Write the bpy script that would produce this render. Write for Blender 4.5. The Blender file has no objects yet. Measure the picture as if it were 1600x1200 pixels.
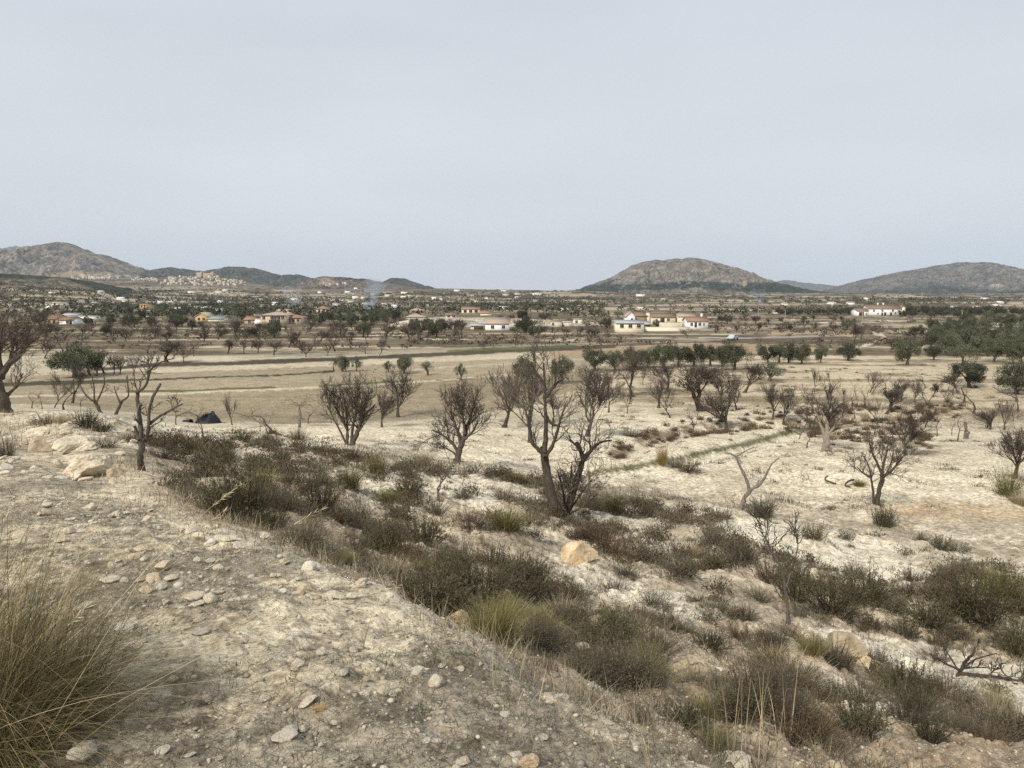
import bpy, bmesh, math, random
import numpy as np
from mathutils import Vector, Matrix

R = math.radians
random.seed(7)
rng = np.random.default_rng(7)
S = bpy.context.scene
COL = S.collection

# ------------------------------------------------------------------ camera
EYE = 14.0                      # eye height above datum; the plain lies near z = 2
F = 1201.0                      # focal length in photo pixels (1600 wide)
PITCH = math.atan(142.0 / F)
cam_d = bpy.data.cameras.new('camera')
cam_d.sensor_width = 36.0
cam_d.lens = 36.0 * F / 1600.0
cam_d.clip_start = 0.05
cam_d.clip_end = 40000.0
cam = bpy.data.objects.new('camera', cam_d)
cam.location = (0, 0, EYE)
cam.rotation_euler = (R(90) - PITCH, 0, 0)
COL.objects.link(cam)
S.camera = cam

# ------------------------------------------------------------------ sky and sun
SUN_EL, SUN_AZ = R(42), R(215)  # azimuth clockwise from +Y: behind the camera, to the left
w = bpy.data.worlds.new('World'); S.world = w; w.use_nodes = True
nt = w.node_tree; nt.nodes.clear()
out = nt.nodes.new('ShaderNodeOutputWorld'); bg = nt.nodes.new('ShaderNodeBackground')
sky = nt.nodes.new('ShaderNodeTexSky'); sky.sky_type = 'NISHITA'; sky.sun_disc = False
sky.sun_elevation = SUN_EL; sky.sun_rotation = SUN_AZ
sky.dust_density = 2.0; sky.ozone_density = 1.5; sky.altitude = 600
tc = nt.nodes.new('ShaderNodeTexCoord'); sep = nt.nodes.new('ShaderNodeSeparateXYZ')
nt.links.new(tc.outputs['Generated'], sep.inputs[0])
ramp = nt.nodes.new('ShaderNodeValToRGB')
cr = ramp.color_ramp; cr.interpolation = 'EASE'
stops = [(0.0, (.600, .640, .690)), (.08, (.635, .668, .700)), (.2, (.652, .682, .712)), (.40, (.590, .645, .712)), (1.0, (.50, .56, .64))]
cr.elements[0].position = stops[0][0]; cr.elements[0].color = (*stops[0][1], 1)
cr.elements[1].position = 1.0; cr.elements[1].color = (*stops[-1][1], 1)
for p_, c_ in stops[1:-1]:
    e = cr.elements.new(p_); e.color = (*c_, 1)
nt.links.new(sep.outputs['Z'], ramp.inputs[0])
# high thin cloud veil: soft unevenness
mp = nt.nodes.new('ShaderNodeMapping'); mp.inputs['Scale'].default_value = (1.2, 1.2, 4.5)
nz = nt.nodes.new('ShaderNodeTexNoise'); nz.inputs['Scale'].default_value = 1.6; nz.inputs['Detail'].default_value = 3; nz.inputs['Roughness'].default_value = .45
nt.links.new(tc.outputs['Generated'], mp.inputs[0]); nt.links.new(mp.outputs[0], nz.inputs['Vector'])
mr = nt.nodes.new('ShaderNodeMapRange'); mr.inputs['From Min'].default_value = .3; mr.inputs['From Max'].default_value = .7
mr.inputs['To Min'].default_value = 10.2; mr.inputs['To Max'].default_value = 11.3
nt.links.new(nz.outputs[0], mr.inputs[0])
vm = nt.nodes.new('ShaderNodeVectorMath'); vm.operation = 'SCALE'
nt.links.new(ramp.outputs[0], vm.inputs[0]); nt.links.new(mr.outputs[0], vm.inputs['Scale'])
mix = nt.nodes.new('ShaderNodeMix'); mix.data_type = 'RGBA'; mix.inputs[0].default_value = .93
nt.links.new(sky.outputs[0], mix.inputs[6]); nt.links.new(vm.outputs[0], mix.inputs[7])
nt.links.new(mix.outputs[2], bg.inputs[0]); bg.inputs[1].default_value = .1
nt.links.new(bg.outputs[0], out.inputs[0])
sl = bpy.data.lights.new('sun', 'SUN'); sl.energy = 3.3; sl.angle = R(8); sl.color = (1.0, .92, .79)
so = bpy.data.objects.new('sun', sl); COL.objects.link(so)
sd = Vector((math.sin(SUN_AZ) * math.cos(SUN_EL), math.cos(SUN_AZ) * math.cos(SUN_EL), math.sin(SUN_EL)))
so.rotation_euler = sd.to_track_quat('Z', 'Y').to_euler(); so.location = (0, 0, 60)
S.view_settings.view_transform = 'Standard'; S.view_settings.look = 'None'
S.view_settings.exposure = 0.06; S.view_settings.gamma = 1.0
S.cycles.max_bounces = 5; S.cycles.diffuse_bounces = 2; S.cycles.volume_bounces = 1
S.cycles.use_adaptive_sampling = False
S.cycles.use_denoising = False; S.cycles.denoiser = 'OPENIMAGEDENOISE'; S.cycles.denoising_prefilter = 'ACCURATE'
S.cycles.volume_step_rate = 4
S.cycles.volume_max_steps = 64

# ------------------------------------------------------------------ numeric helpers
cp, sp = math.cos(PITCH), math.sin(PITCH)
def down(v):                    # metres of drop per metre of forward distance at photo row v
    cy = (600.0 - v) / F
    return -(-sp + cy * cp) / (cp + cy * sp)
def atan_u(u, v=600):
    cy = (600.0 - v) / F
    return ((u - 800.0) / F) / (cp + cy * sp)
def at(u, v, D):
    return np.array((atan_u(u, v) * D, D, EYE - down(v) * D))
def project(x, y, z):
    zc = y * cp - (z - EYE) * sp
    yc = y * sp + (z - EYE) * cp
    zc = np.where(zc > .01, zc, .01)
    return 800 + F * x / zc, 600 - F * yc / zc
def _h(ix, iy, seed):
    n = (ix.astype(np.int64) * 374761393 + iy.astype(np.int64) * 668265263 + seed * 1442695041) & 0xffffffff
    n = ((n ^ (n >> 13)) * 1274126177) & 0xffffffff
    n = (n ^ (n >> 16)) & 0xffffffff
    return n / 4294967295.0
def vn(x, y, seed=0):
    ix = np.floor(x); iy = np.floor(y); fx = x - ix; fy = y - iy
    fx = fx * fx * fx * (fx * (fx * 6 - 15) + 10); fy = fy * fy * fy * (fy * (fy * 6 - 15) + 10)
    a = _h(ix, iy, seed); b = _h(ix + 1, iy, seed); c = _h(ix, iy + 1, seed); d = _h(ix + 1, iy + 1, seed)
    return (a * (1 - fx) + b * fx) * (1 - fy) + (c * (1 - fx) + d * fx) * fy
def fbm(x, y, seed=0, octv=4, g=.5):
    s = 0; a = 1; t = 0
    for i in range(octv):
        s = s + a * vn(x * 2 ** i + 17.3 * i, y * 2 ** i - 9.1 * i, seed + i); t += a; a *= g
    return s / t
def sst(a, b, x):
    t = np.clip((x - a) / (b - a), 0, 1); return t * t * (3 - 2 * t)

# ------------------------------------------------------------------ terrain
EDGE = np.array([(-60, 70), (-34, 45), (-18.6, 28), (-10, 17), (-6.3, 12), (-3.5, 8.3), (-1.99, 6.3), (-.82, 4.8), (-.25, 4.06), (.18, 3.4),
                 (.53, 2.97), (.84, 2.65), (1.35, 2.1), (2.4, 1.0), (4, -1.5), (8, -9), (20, -40)], float)
def polydist(x, y, P):
    best = np.full(np.shape(x), 1e9)
    sgn = np.ones(np.shape(x))
    for i in range(len(P) - 1):
        ax, ay = P[i]; bx, by = P[i + 1]; dx, dy = bx - ax, by - ay
        t = np.clip(((x - ax) * dx + (y - ay) * dy) / (dx * dx + dy * dy), 0, 1)
        d = np.hypot(x - ax - t * dx, y - ay - t * dy)
        side = (dx * (y - ay) - dy * (x - ax))      # >0 : left of the direction of travel
        m = d < best
        best = np.where(m, d, best); sgn = np.where(m, np.sign(side), sgn)
    return best, sgn
def bank_z(x, y):
    d = np.hypot(x, y)
    return -np.interp(d, [0, 2.5, 4.8, 7.5, 12, 16, 27, 45, 80], [1.5, 1.6, 1.85, 2.2, 2.83, 3.25, 4.3, 6.2, 9])
ZP = -12.0
CU = [-300, 0, 100, 300, 450, 600, 900, 1150, 1400, 1600, 1900]
def cc(lst, far):
    D = [d for v, d in lst]; Z = [-down(v) * d for v, d in lst]
    return np.array(D + [100, 180, 300, 450] + [a for a, b in far]), np.array(Z + [ZP, ZP, ZP, ZP] + [b for a, b in far])
farL = [(700, -11), (1000, -6), (1500, 4), (2500, 32), (3500, 50), (5000, 60), (12000, 20)]
far3 = [(800, -12), (1300, -8), (1700, 3), (2200, 17), (2700, 52), (3300, 60), (5000, 40), (12000, 10)]
far5 = [(1000, -13), (1700, -5), (2300, 9), (2800, 18), (4000, 24), (12000, 5)]
far8 = [(1000, -13), (1800, -8), (2500, 4.5), (3000, 6), (4000, 2), (12000, -10)]
far11 = [(1200, -14), (2000, -7), (2600, 2), (4000, 5), (12000, -10)]
far14 = [(800, -12), (1500, -12), (2500, -7), (4000, 0), (12000, -10)]
CT = [cc([(700, 14), (645, 36), (638, 52), (630, 70)], farL),
      cc([(700, 14), (645, 36), (638, 52), (630, 70)], farL),
      cc([(740, 11.5), (700, 16), (670, 22), (650, 31), (641, 46), (632, 70)], farL),
      cc([(790, 11), (745, 17), (720, 22), (700, 28), (680, 38), (662, 64), (652, 73)], far3),
      cc([(835, 8.5), (790, 14), (750, 21), (720, 29), (690, 43), (668, 62), (654, 72)], far5),
      cc([(930, 5.6), (895, 8.5), (850, 13), (800, 18), (750, 26), (700, 42), (672, 62), (650, 74)], far5),
      cc([(1100, 4.2), (1030, 6), (950, 10), (858, 18), (800, 25), (740, 40), (700, 53), (668, 68), (640, 80)], far8),
      cc([(1200, 4.4), (1100, 6.6), (1000, 10.5), (920, 15), (850, 22), (790, 32), (740, 43), (700, 54), (668, 68), (640, 80)], far11),
      cc([(1200, 5.2), (1100, 8), (1000, 13), (900, 20.5), (850, 27), (785, 37), (740, 46), (700, 56), (668, 69), (640, 80)], far14),
      cc([(1200, 5.8), (1100, 8.8), (1000, 14), (900, 21.5), (850, 28), (785, 38), (740, 46), (700, 56), (668, 69), (640, 80)], far14),
      cc([(1200, 5.8), (1100, 8.8), (1000, 14), (900, 21.5), (850, 28), (785, 38), (740, 46), (700, 56), (668, 69), (640, 80)], far14)]
CA = np.array([(u - 800) / F for u in CU])
LD = np.linspace(math.log(1.0), math.log(12000), 700)
TAB = np.array([np.interp(LD, np.log(D), Z) for D, Z in CT])
for i, (D, Z) in enumerate(CT):                      # straight slope in front of the first knot
    m = LD < math.log(D[0]); sl_ = (Z[1] - Z[0]) / (D[1] - D[0]); TAB[i][m] = Z[0] - sl_ * (D[0] - np.exp(LD[m])) * .8
ker = np.hanning(15); ker /= ker.sum()
TAB = np.array([np.convolve(np.pad(r_, 7, mode='edge'), ker, 'valid') for r_ in TAB])
def slope_z(x, y):
    d = np.hypot(x, y)
    yy = np.where(y > .05 * d, y, .05 * d)
    a = np.clip(x / yy, CA[0], CA[-1])
    D = np.where(y > .2 * d, np.maximum(y, .3), d)
    l = np.clip((np.log(np.maximum(D, 1.001)) - LD[0]) / (LD[1] - LD[0]), 0, len(LD) - 1.001)
    j = l.astype(int); fj = l - j
    k = np.clip(np.searchsorted(CA, a) - 1, 0, len(CA) - 2)
    fa = np.clip((a - CA[k]) / (CA[k + 1] - CA[k]), 0, 1)
    r0 = TAB[k, j] * (1 - fj) + TAB[k, j + 1] * fj
    r1 = TAB[k + 1, j] * (1 - fj) + TAB[k + 1, j + 1] * fj
    return r0 * (1 - fa) + r1 * fa
RIDGES = [(1000, 190, [(-300, 446), (0, 450), (60, 452), (130, 458), (200, 466), (270, 475), (340, 483), (440, 491), (600, 502)]),
          (1500, 220, [(0, 470), (170, 462), (240, 456), (330, 457), (420, 462), (500, 466), (560, 469), (640, 476), (760, 490)]),
          (1250, 200, [(330, 495), (420, 481), (480, 474), (560, 467), (640, 463), (700, 466), (780, 470), (860, 473), (930, 482), (1000, 495)]),
          (1750, 240, [(600, 475), (700, 464), (780, 460), (850, 458), (950, 459), (1050, 463), (1150, 465), (1260, 469), (1400, 476)]),
          (1150, 170, [(820, 495), (900, 481), (960, 476), (1060, 473), (1160, 476), (1260, 479), (1400, 481), (1600, 479), (1900, 480)]),
          (740, 90, [(540, 495), (600, 484), (700, 479), (800, 481), (900, 487), (1000, 496)]),
          (700, 80, [(-200, 476), (0, 478), (100, 481), (200, 485), (300, 490), (420, 496)])]
DITCH = None
def terrain(x, y, detail=True):
    x = np.asarray(x, float); y = np.asarray(y, float)
    d0, sg = polydist(x, y, EDGE)
    s = d0 * sg                                      # >0 slope side, <0 bank side
    r = np.hypot(x, y)
    s = s + (fbm(x * 1.6, y * 1.6, 5, 3) - .5) * .35 * np.minimum(1, r / 4)
    A = bank_z(x, y) - .16 * sst(-1.1, .1, s) * np.minimum(1, r / 3)
    B = slope_z(x, y)
    wd = np.clip(r * .09, .35, 3.0)
    t = sst(-.05, 1, s / wd)
    z = A * (1 - t) + B * t
    if DITCH is not None:
        for P, dep, wid in DITCH:
            m = (y > 20) & (y < 110)
            dd = np.full(x.shape, 1e9)
            if m.any(): dd[m] = polydist(x[m], y[m], P)[0]
            z = z - dep * np.exp(-(dd / wid) ** 2)
    sl = sst(.2, 3, s)
    z = z + (fbm(x * .35, y * .35, 11, 3) - .5) * .7 * sl * (1 - sst(45, 80, r)) \
          + (fbm(x * .09, y * .09, 12, 3) - .5) * 1.6 * sl * sst(10, 25, r) * (1 - sst(48, 72, r))
    z = z + (fbm(x * .02, y * .02, 21, 3) - .5) * .5 * sst(80, 140, r)
    z = z + (fbm(x * .0035, y * .007, 22, 4) - .5) * 11 * sst(600, 1400, r) + (fbm(x * .001, y * .002, 27, 3) - .5) * 16 * sst(1200, 2200, r)
    z = z + (fbm(x * .012, y * .03, 23, 3) - .5) * 3.2 * sst(260, 700, r)
    fm = y > 400
    if fm.any():
        xf, yf, zf = x[fm], y[fm], z[fm]; uf = 800 + F * cp * xf / yf
        for Dr, W, P in RIDGES:
            tv = np.interp(uf, [p[0] for p in P], [p[1] for p in P]) - 2.0; top = -np.tan(np.arctan((tv - 600) / F) + PITCH) * Dr
            top = top + (fbm(xf * .012, yf * .004, int(Dr), 4, .55) - .5) * Dr * .009
            zf = zf + np.maximum(0, top - zf) * np.exp(-((yf - Dr) / W) ** 2)
        z = z.copy(); z[fm] = zf
    if detail:
        z = z + (fbm(x * 2.6, y * 2.6, 31, 4, .6) - .5) * .13 * (1 - sst(8, 30, r)) + (fbm(x * 11, y * 11, 41, 3, .65) - .5) * .032 * (1 - sst(5, 14, r))
        z = z + (fbm(x * 1.1, y * 1.1, 33, 4, .6) - .5) * .26 * sl * (1 - sst(30, 75, r)) + (np.abs(fbm(x * 3.3, y * 3.3, 35, 4, .65) - .5)) * .30 * sl * (1 - sst(25, 60, r))
    return z + EYE
def hit(u, v, D0=1.2, D1=6000):
    """first point of the ground seen at photo pixel (u, v), looking no nearer than D0"""
    D = np.exp(np.linspace(math.log(D0), math.log(D1), 1500))
    x = atan_u(u, v) * D; z = EYE - down(v) * D
    t = terrain(x, D, False)
    k = np.argmax(z <= t)
    if z[k] > t[k]: k = len(D) - 1
    return float(x[k]), float(D[k]), float(t[k])
def gz(x, y): return float(terrain(np.array([x]), np.array([y]))[0])
def _dp(pts): return np.array([hit(u, v)[:2] for u, v in pts])
_d1 = _dp([(960, 712), (1000, 694), (1060, 676), (1130, 666), (1230, 660), (1330, 652), (1420, 650)])
_d2 = _dp([(920, 742), (1000, 728), (1080, 712), (1160, 695), (1230, 677), (1300, 662)])
DITCH = [(_d1, .8, 1.6), (_d2, .7, 1.3)]

# ------------------------------------------------------------------ mesh helpers
def mesh_np(name, V, Fs, mats, tone=None, smooth=False, mi=None):
    V = np.asarray(V, np.float32).reshape(-1, 3)
    me = bpy.data.meshes.new(name)
    if not isinstance(Fs, list): Fs = [Fs]
    Fs = [np.asarray(f, np.int32) for f in Fs if len(f)]
    tot = sum(f.size for f in Fs); nf = sum(len(f) for f in Fs)
    me.vertices.add(len(V)); me.vertices.foreach_set('co', V.ravel())
    me.loops.add(tot); me.loops.foreach_set('vertex_index', np.concatenate([f.ravel() for f in Fs]))
    lt = np.concatenate([np.full(len(f), f.shape[1], np.int32) for f in Fs])
    ls = np.concatenate([[0], np.cumsum(lt)[:-1]]).astype(np.int32)
    me.polygons.add(nf); me.polygons.foreach_set('loop_start', ls); me.polygons.foreach_set('loop_total', lt)
    if mi is not None: me.polygons.foreach_set('material_index', np.asarray(mi, np.int32))
    for m in (mats if isinstance(mats, (list, tuple)) else [mats]): me.materials.append(m)
    if tone is not None:
        a = me.attributes.new('tone', 'FLOAT', 'POINT'); a.data.foreach_set('value', np.asarray(tone, np.float32))
    me.update(calc_edges=True)
    if smooth: me.polygons.foreach_set('use_smooth', np.ones(nf, bool))
    return me
def link(name, me, parent=None, loc=None, rot=None, sc=None):
    o = bpy.data.objects.new(name, me); COL.objects.link(o)
    if parent is not None: o.parent = parent
    if loc is not None: o.location = loc
    if rot is not None: o.rotation_euler = rot
    if sc is not None: o.scale = sc if hasattr(sc, '__len__') else (sc, sc, sc)
    return o
def tag(o, label=None, cat=None, group=None, kind=None):
    if label: o['label'] = label
    if cat: o['category'] = cat
    if group: o['group'] = group
    if kind: o['kind'] = kind
    return o
class Acc:                                            # collects geometry arrays for ONE mesh
    def __init__(s): s.V = []; s.F = {}; s.T = []; s.n = 0; s.M = {}
    def add(s, V, Fq, tone=0.5, mi=0):
        V = np.asarray(V, float).reshape(-1, 3); Fq = np.asarray(Fq, int)
        s.V.append(V); s.F.setdefault((Fq.shape[1], mi), []).append(Fq + s.n)
        s.T.append(np.broadcast_to(np.asarray(tone, float), (len(V),)).copy()); s.n += len(V)
    def mesh(s, name, mats, smooth=False):
        Fs, mi = [], []
        for (k, m), l in s.F.items():
            f = np.concatenate(l); Fs.append(f); mi += [m] * len(f)
        return mesh_np(name, np.concatenate(s.V), Fs, mats, np.concatenate(s.T), smooth, mi)
    def box(s, c, d, mi=0, tone=.5, rz=0):
        x, y, z = [q / 2 for q in d]
        V = np.array([(-x, -y, -z), (x, -y, -z), (x, y, -z), (-x, y, -z), (-x, -y, z), (x, -y, z), (x, y, z), (-x, y, z)])
        if rz:
            c_, s_ = math.cos(rz), math.sin(rz); V = np.stack([V[:, 0] * c_ - V[:, 1] * s_, V[:, 0] * s_ + V[:, 1] * c_, V[:, 2]], 1)
        s.add(V + np.array(c), [(0, 3, 2, 1), (4, 5, 6, 7), (0, 1, 5, 4), (1, 2, 6, 5), (2, 3, 7, 6), (3, 0, 4, 7)], tone, mi)
def norm(a): return a / np.maximum(np.linalg.norm(a, axis=-1, keepdims=True), 1e-9)
def tubes(P, Rad, sides):
    """P (N,K,3) centre lines, Rad (N,K) -> verts, quads"""
    N, K, _ = P.shape
    T = norm(np.gradient(P, axis=1)); ref = np.where(np.abs(T[..., 2:3]) > .9, np.array([1., 0, 0]), np.array([0, 0, 1.]))
    ref = np.broadcast_to(ref[:, :1], T.shape)
    U = norm(np.cross(T, ref)); W = np.cross(T, U)
    th = np.arange(sides) * 2 * math.pi / sides
    V = P[:, :, None] + Rad[:, :, None, None] * (np.cos(th)[None, None, :, None] * U[:, :, None] + np.sin(th)[None, None, :, None] * W[:, :, None])
    idx = np.arange(N * K * sides).reshape(N, K, sides)
    a = idx[:, :-1]; b = idx[:, 1:]
    Q = np.stack([a, np.roll(a, -1, 2), np.roll(b, -1, 2), b], -1).reshape(-1, 4)
    return V.reshape(-1, 3), Q
def blades(base, az, lean, L, W, curl, K=4, tone=None, rg=rng):
    N = len(base); t = np.linspace(0, 1, K + 1)[None, :, None]
    h = np.stack([np.cos(az), np.sin(az), np.zeros(N)], 1)[:, None]
    z = np.array([0, 0, 1.])[None, None]
    L = L[:, None, None]; c = curl[:, None, None]; ln = lean[:, None, None]
    P = base[:, None] + L * (t * np.sin(ln) * h + t * np.cos(ln) * z + c * t * t * (.55 * h - .6 * z))
    ph = az + math.pi / 2 + rg.normal(0, .7, N)
    side = np.stack([np.cos(ph), np.sin(ph), np.zeros(N)], 1)[:, None]
    wd = W[:, None, None] * (1 - .85 * t ** 1.5) * .5
    V = np.stack([P - side * wd, P + side * wd], 2)
    idx = np.arange(N * (K + 1) * 2).reshape(N, K + 1, 2)
    Q = np.stack([idx[:, :-1, 0], idx[:, :-1, 1], idx[:, 1:, 1], idx[:, 1:, 0]], -1).reshape(-1, 4)
    if tone is None: tone = rg.random(N)
    return V.reshape(-1, 3), Q, np.repeat(tone, (K + 1) * 2), P
def diamonds(c, d, l, w, tone=None, rg=rng):
    N = len(c); d = norm(d); r_ = norm(rg.normal(size=(N, 3))); s = norm(np.cross(d, r_))
    l = l[:, None]; w = w[:, None]
    V = np.stack([c, c + d * l * .5 + s * w * .5, c + d * l, c + d * l * .5 - s * w * .5], 1)
    if tone is None: tone = rg.random(N)
    return V.reshape(-1, 3), np.arange(N * 4).reshape(N, 4), np.repeat(tone, 4)

# ------------------------------------------------------------------ materials
def mat_base(name, rough=.9):
    m = bpy.data.materials.new(name); m.use_nodes = True
    n = m.node_tree; b = n.nodes['Principled BSDF']; b.inputs['Roughness'].default_value = rough
    b.inputs['Specular IOR Level'].default_value = .2
    return m, n, b
def N(n, t, **k):
    q = n.nodes.new(t)
    for a, v in k.items():
        if a in q.inputs: q.inputs[a].default_value = v
        else: setattr(q, a, v)
    return q
def rampn(n, stops, src):
    r_ = n.nodes.new('ShaderNodeValToRGB'); c = r_.color_ramp
    c.elements[0].position = stops[0][0]; c.elements[0].color = (*stops[0][1], 1)
    c.elements[1].position = stops[-1][0]; c.elements[1].color = (*stops[-1][1], 1)
    for p, k in stops[1:-1]:
        e = c.elements.new(p); e.color = (*k, 1)
    n.links.new(src, r_.inputs[0]); return r_.outputs[0]
def mulc(n, a, b, fac=1.0, mode='MULTIPLY'):
    q = n.nodes.new('ShaderNodeMix'); q.data_type = 'RGBA'; q.blend_type = mode; q.inputs[0].default_value = fac
    n.links.new(a, q.inputs[6])
    if isinstance(b, tuple): q.inputs[7].default_value = (*b, 1)
    else: n.links.new(b, q.inputs[7])
    return q.outputs[2]
def foliage_mat(name, c0, c1, c2=None, rnd=.35, rough=.8):
    """colour runs c0..c1 leaf by leaf, with a per-plant brightness difference"""
    m, n, b = mat_base(name, rough)
    at_ = N(n, 'ShaderNodeAttribute', attribute_name='tone')
    st = [(0, c0), (1, c1)] if c2 is None else [(0, c0), (.6, c1), (1, c2)]
    c = rampn(n, st, at_.outputs['Fac'])
    oi = N(n, 'ShaderNodeObjectInfo')
    g = rampn(n, [(0, (1 - rnd,) * 3), (.5, (1, .97, .93)), (1, (1 + rnd, 1 + rnd, 1 + rnd * .8))], oi.outputs['Random'])
    c = mulc(n, c, g); n.links.new(c, b.inputs['Base Color']); return m
def bark_mat(name, c0, c1, rnd=.25):
    m, n, b = mat_base(name, .9)
    tc = N(n, 'ShaderNodeTexCoord'); mp = N(n, 'ShaderNodeMapping'); mp.inputs['Scale'].default_value = (9, 9, 2.2)
    n.links.new(tc.outputs['Object'], mp.inputs[0])
    nz = N(n, 'ShaderNodeTexNoise', Scale=3.0, Detail=5.0, Roughness=.7); n.links.new(mp.outputs[0], nz.inputs['Vector'])
    c = rampn(n, [(.3, c0), (.7, c1)], nz.outputs[0])
    oi = N(n, 'ShaderNodeObjectInfo'); g = rampn(n, [(0, (1 - rnd,) * 3), (1, (1 + rnd,) * 3)], oi.outputs['Random'])
    n.links.new(mulc(n, c, g), b.inputs['Base Color'])
    bp = N(n, 'ShaderNodeBump', Strength=.8, Distance=.03); n.links.new(nz.outputs[0], bp.inputs['Height']); n.links.new(bp.outputs[0], b.inputs['Normal'])
    return m
def stone_mat(name, pal, scale=9.0):
    m, n, b = mat_base(name, .92)
    soft = scale > 10; scale = 3.5 if soft else scale
    tc = N(n, 'ShaderNodeTexCoord'); oi = N(n, 'ShaderNodeObjectInfo')
    base = rampn(n, pal, oi.outputs['Random'])
    nz = N(n, 'ShaderNodeTexNoise', Scale=scale, Detail=7.0, Roughness=.68); n.links.new(tc.outputs['Object'], nz.inputs['Vector'])
    g = rampn(n, [(.3, (.74, .69, .60) if soft else (.55, .49, .41)), (.5, (.97, .96, .93)), (.70, (1.15, 1.15, 1.13))], nz.outputs[0])
    n2 = N(n, 'ShaderNodeTexNoise', Scale=scale * 5, Detail=4.0, Roughness=.7); n.links.new(tc.outputs['Object'], n2.inputs['Vector'])
    g2 = rampn(n, [(.3, (.82, .80, .76)), (.6, (1.06, 1.06, 1.06))], n2.outputs[0])
    n.links.new(mulc(n, mulc(n, base, g), g2), b.inputs['Base Color'])
    bp = N(n, 'ShaderNodeBump', Strength=.7, Distance=.04); n.links.new(nz.outputs[0], bp.inputs['Height'])
    b2 = N(n, 'ShaderNodeBump', Strength=.4, Distance=.01); n.links.new(n2.outputs[0], b2.inputs['Height']); n.links.new(bp.outputs[0], b2.inputs['Normal'])
    n.links.new(b2.outputs[0], b.inputs['Normal'])
    return m
def wall_mat(name, c, dirt=.25):
    m, n, b = mat_base(name, .85)
    tc = N(n, 'ShaderNodeTexCoord')
    nz = N(n, 'ShaderNodeTexNoise', Scale=.45, Detail=6.0, Roughness=.7); n.links.new(tc.outputs['Object'], nz.inputs['Vector'])
    g = rampn(n, [(.3, (1 - dirt, 1 - dirt * 1.1, 1 - dirt * 1.3)), (.6, (1, 1, 1))], nz.outputs[0])
    q = N(n, 'ShaderNodeRGB'); q.outputs[0].default_value = (*c, 1)
    n.links.new(mulc(n, q.outputs[0], g), b.inputs['Base Color']); return m
def roof_mat(name, c0, c1):
    m, n, b = mat_base(name, .85)
    tc = N(n, 'ShaderNodeTexCoord'); nz = N(n, 'ShaderNodeTexNoise', Scale=1.6, Detail=5.0, Roughness=.8); n.links.new(tc.outputs['Object'], nz.inputs['Vector'])
    wv = N(n, 'ShaderNodeTexWave', Scale=2.2, Distortion=.3); n.links.new(tc.outputs['Object'], wv.inputs['Vector'])
    c = rampn(n, [(.3, c0), (.7, c1)], nz.outputs[0]); g = rampn(n, [(0, (.8, .8, .8)), (1, (1.1, 1.1, 1.1))], wv.outputs[0])
    n.links.new(mulc(n, c, g), b.inputs['Base Color']); return m
def plain_mat(name, c, rough=.7, metal=0):
    m, n, b = mat_base(name, rough)
    tc = N(n, 'ShaderNodeTexCoord'); nz = N(n, 'ShaderNodeTexNoise', Scale=6.0, Detail=4.0); n.links.new(tc.outputs['Object'], nz.inputs['Vector'])
    g = rampn(n, [(.3, (.8, .8, .8)), (.7, (1.1, 1.1, 1.1))], nz.outputs[0])
    q = N(n, 'ShaderNodeRGB'); q.outputs[0].default_value = (*c, 1)
    n.links.new(mulc(n, q.outputs[0], g), b.inputs['Base Color']); b.inputs['Metallic'].default_value = metal; return m

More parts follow.
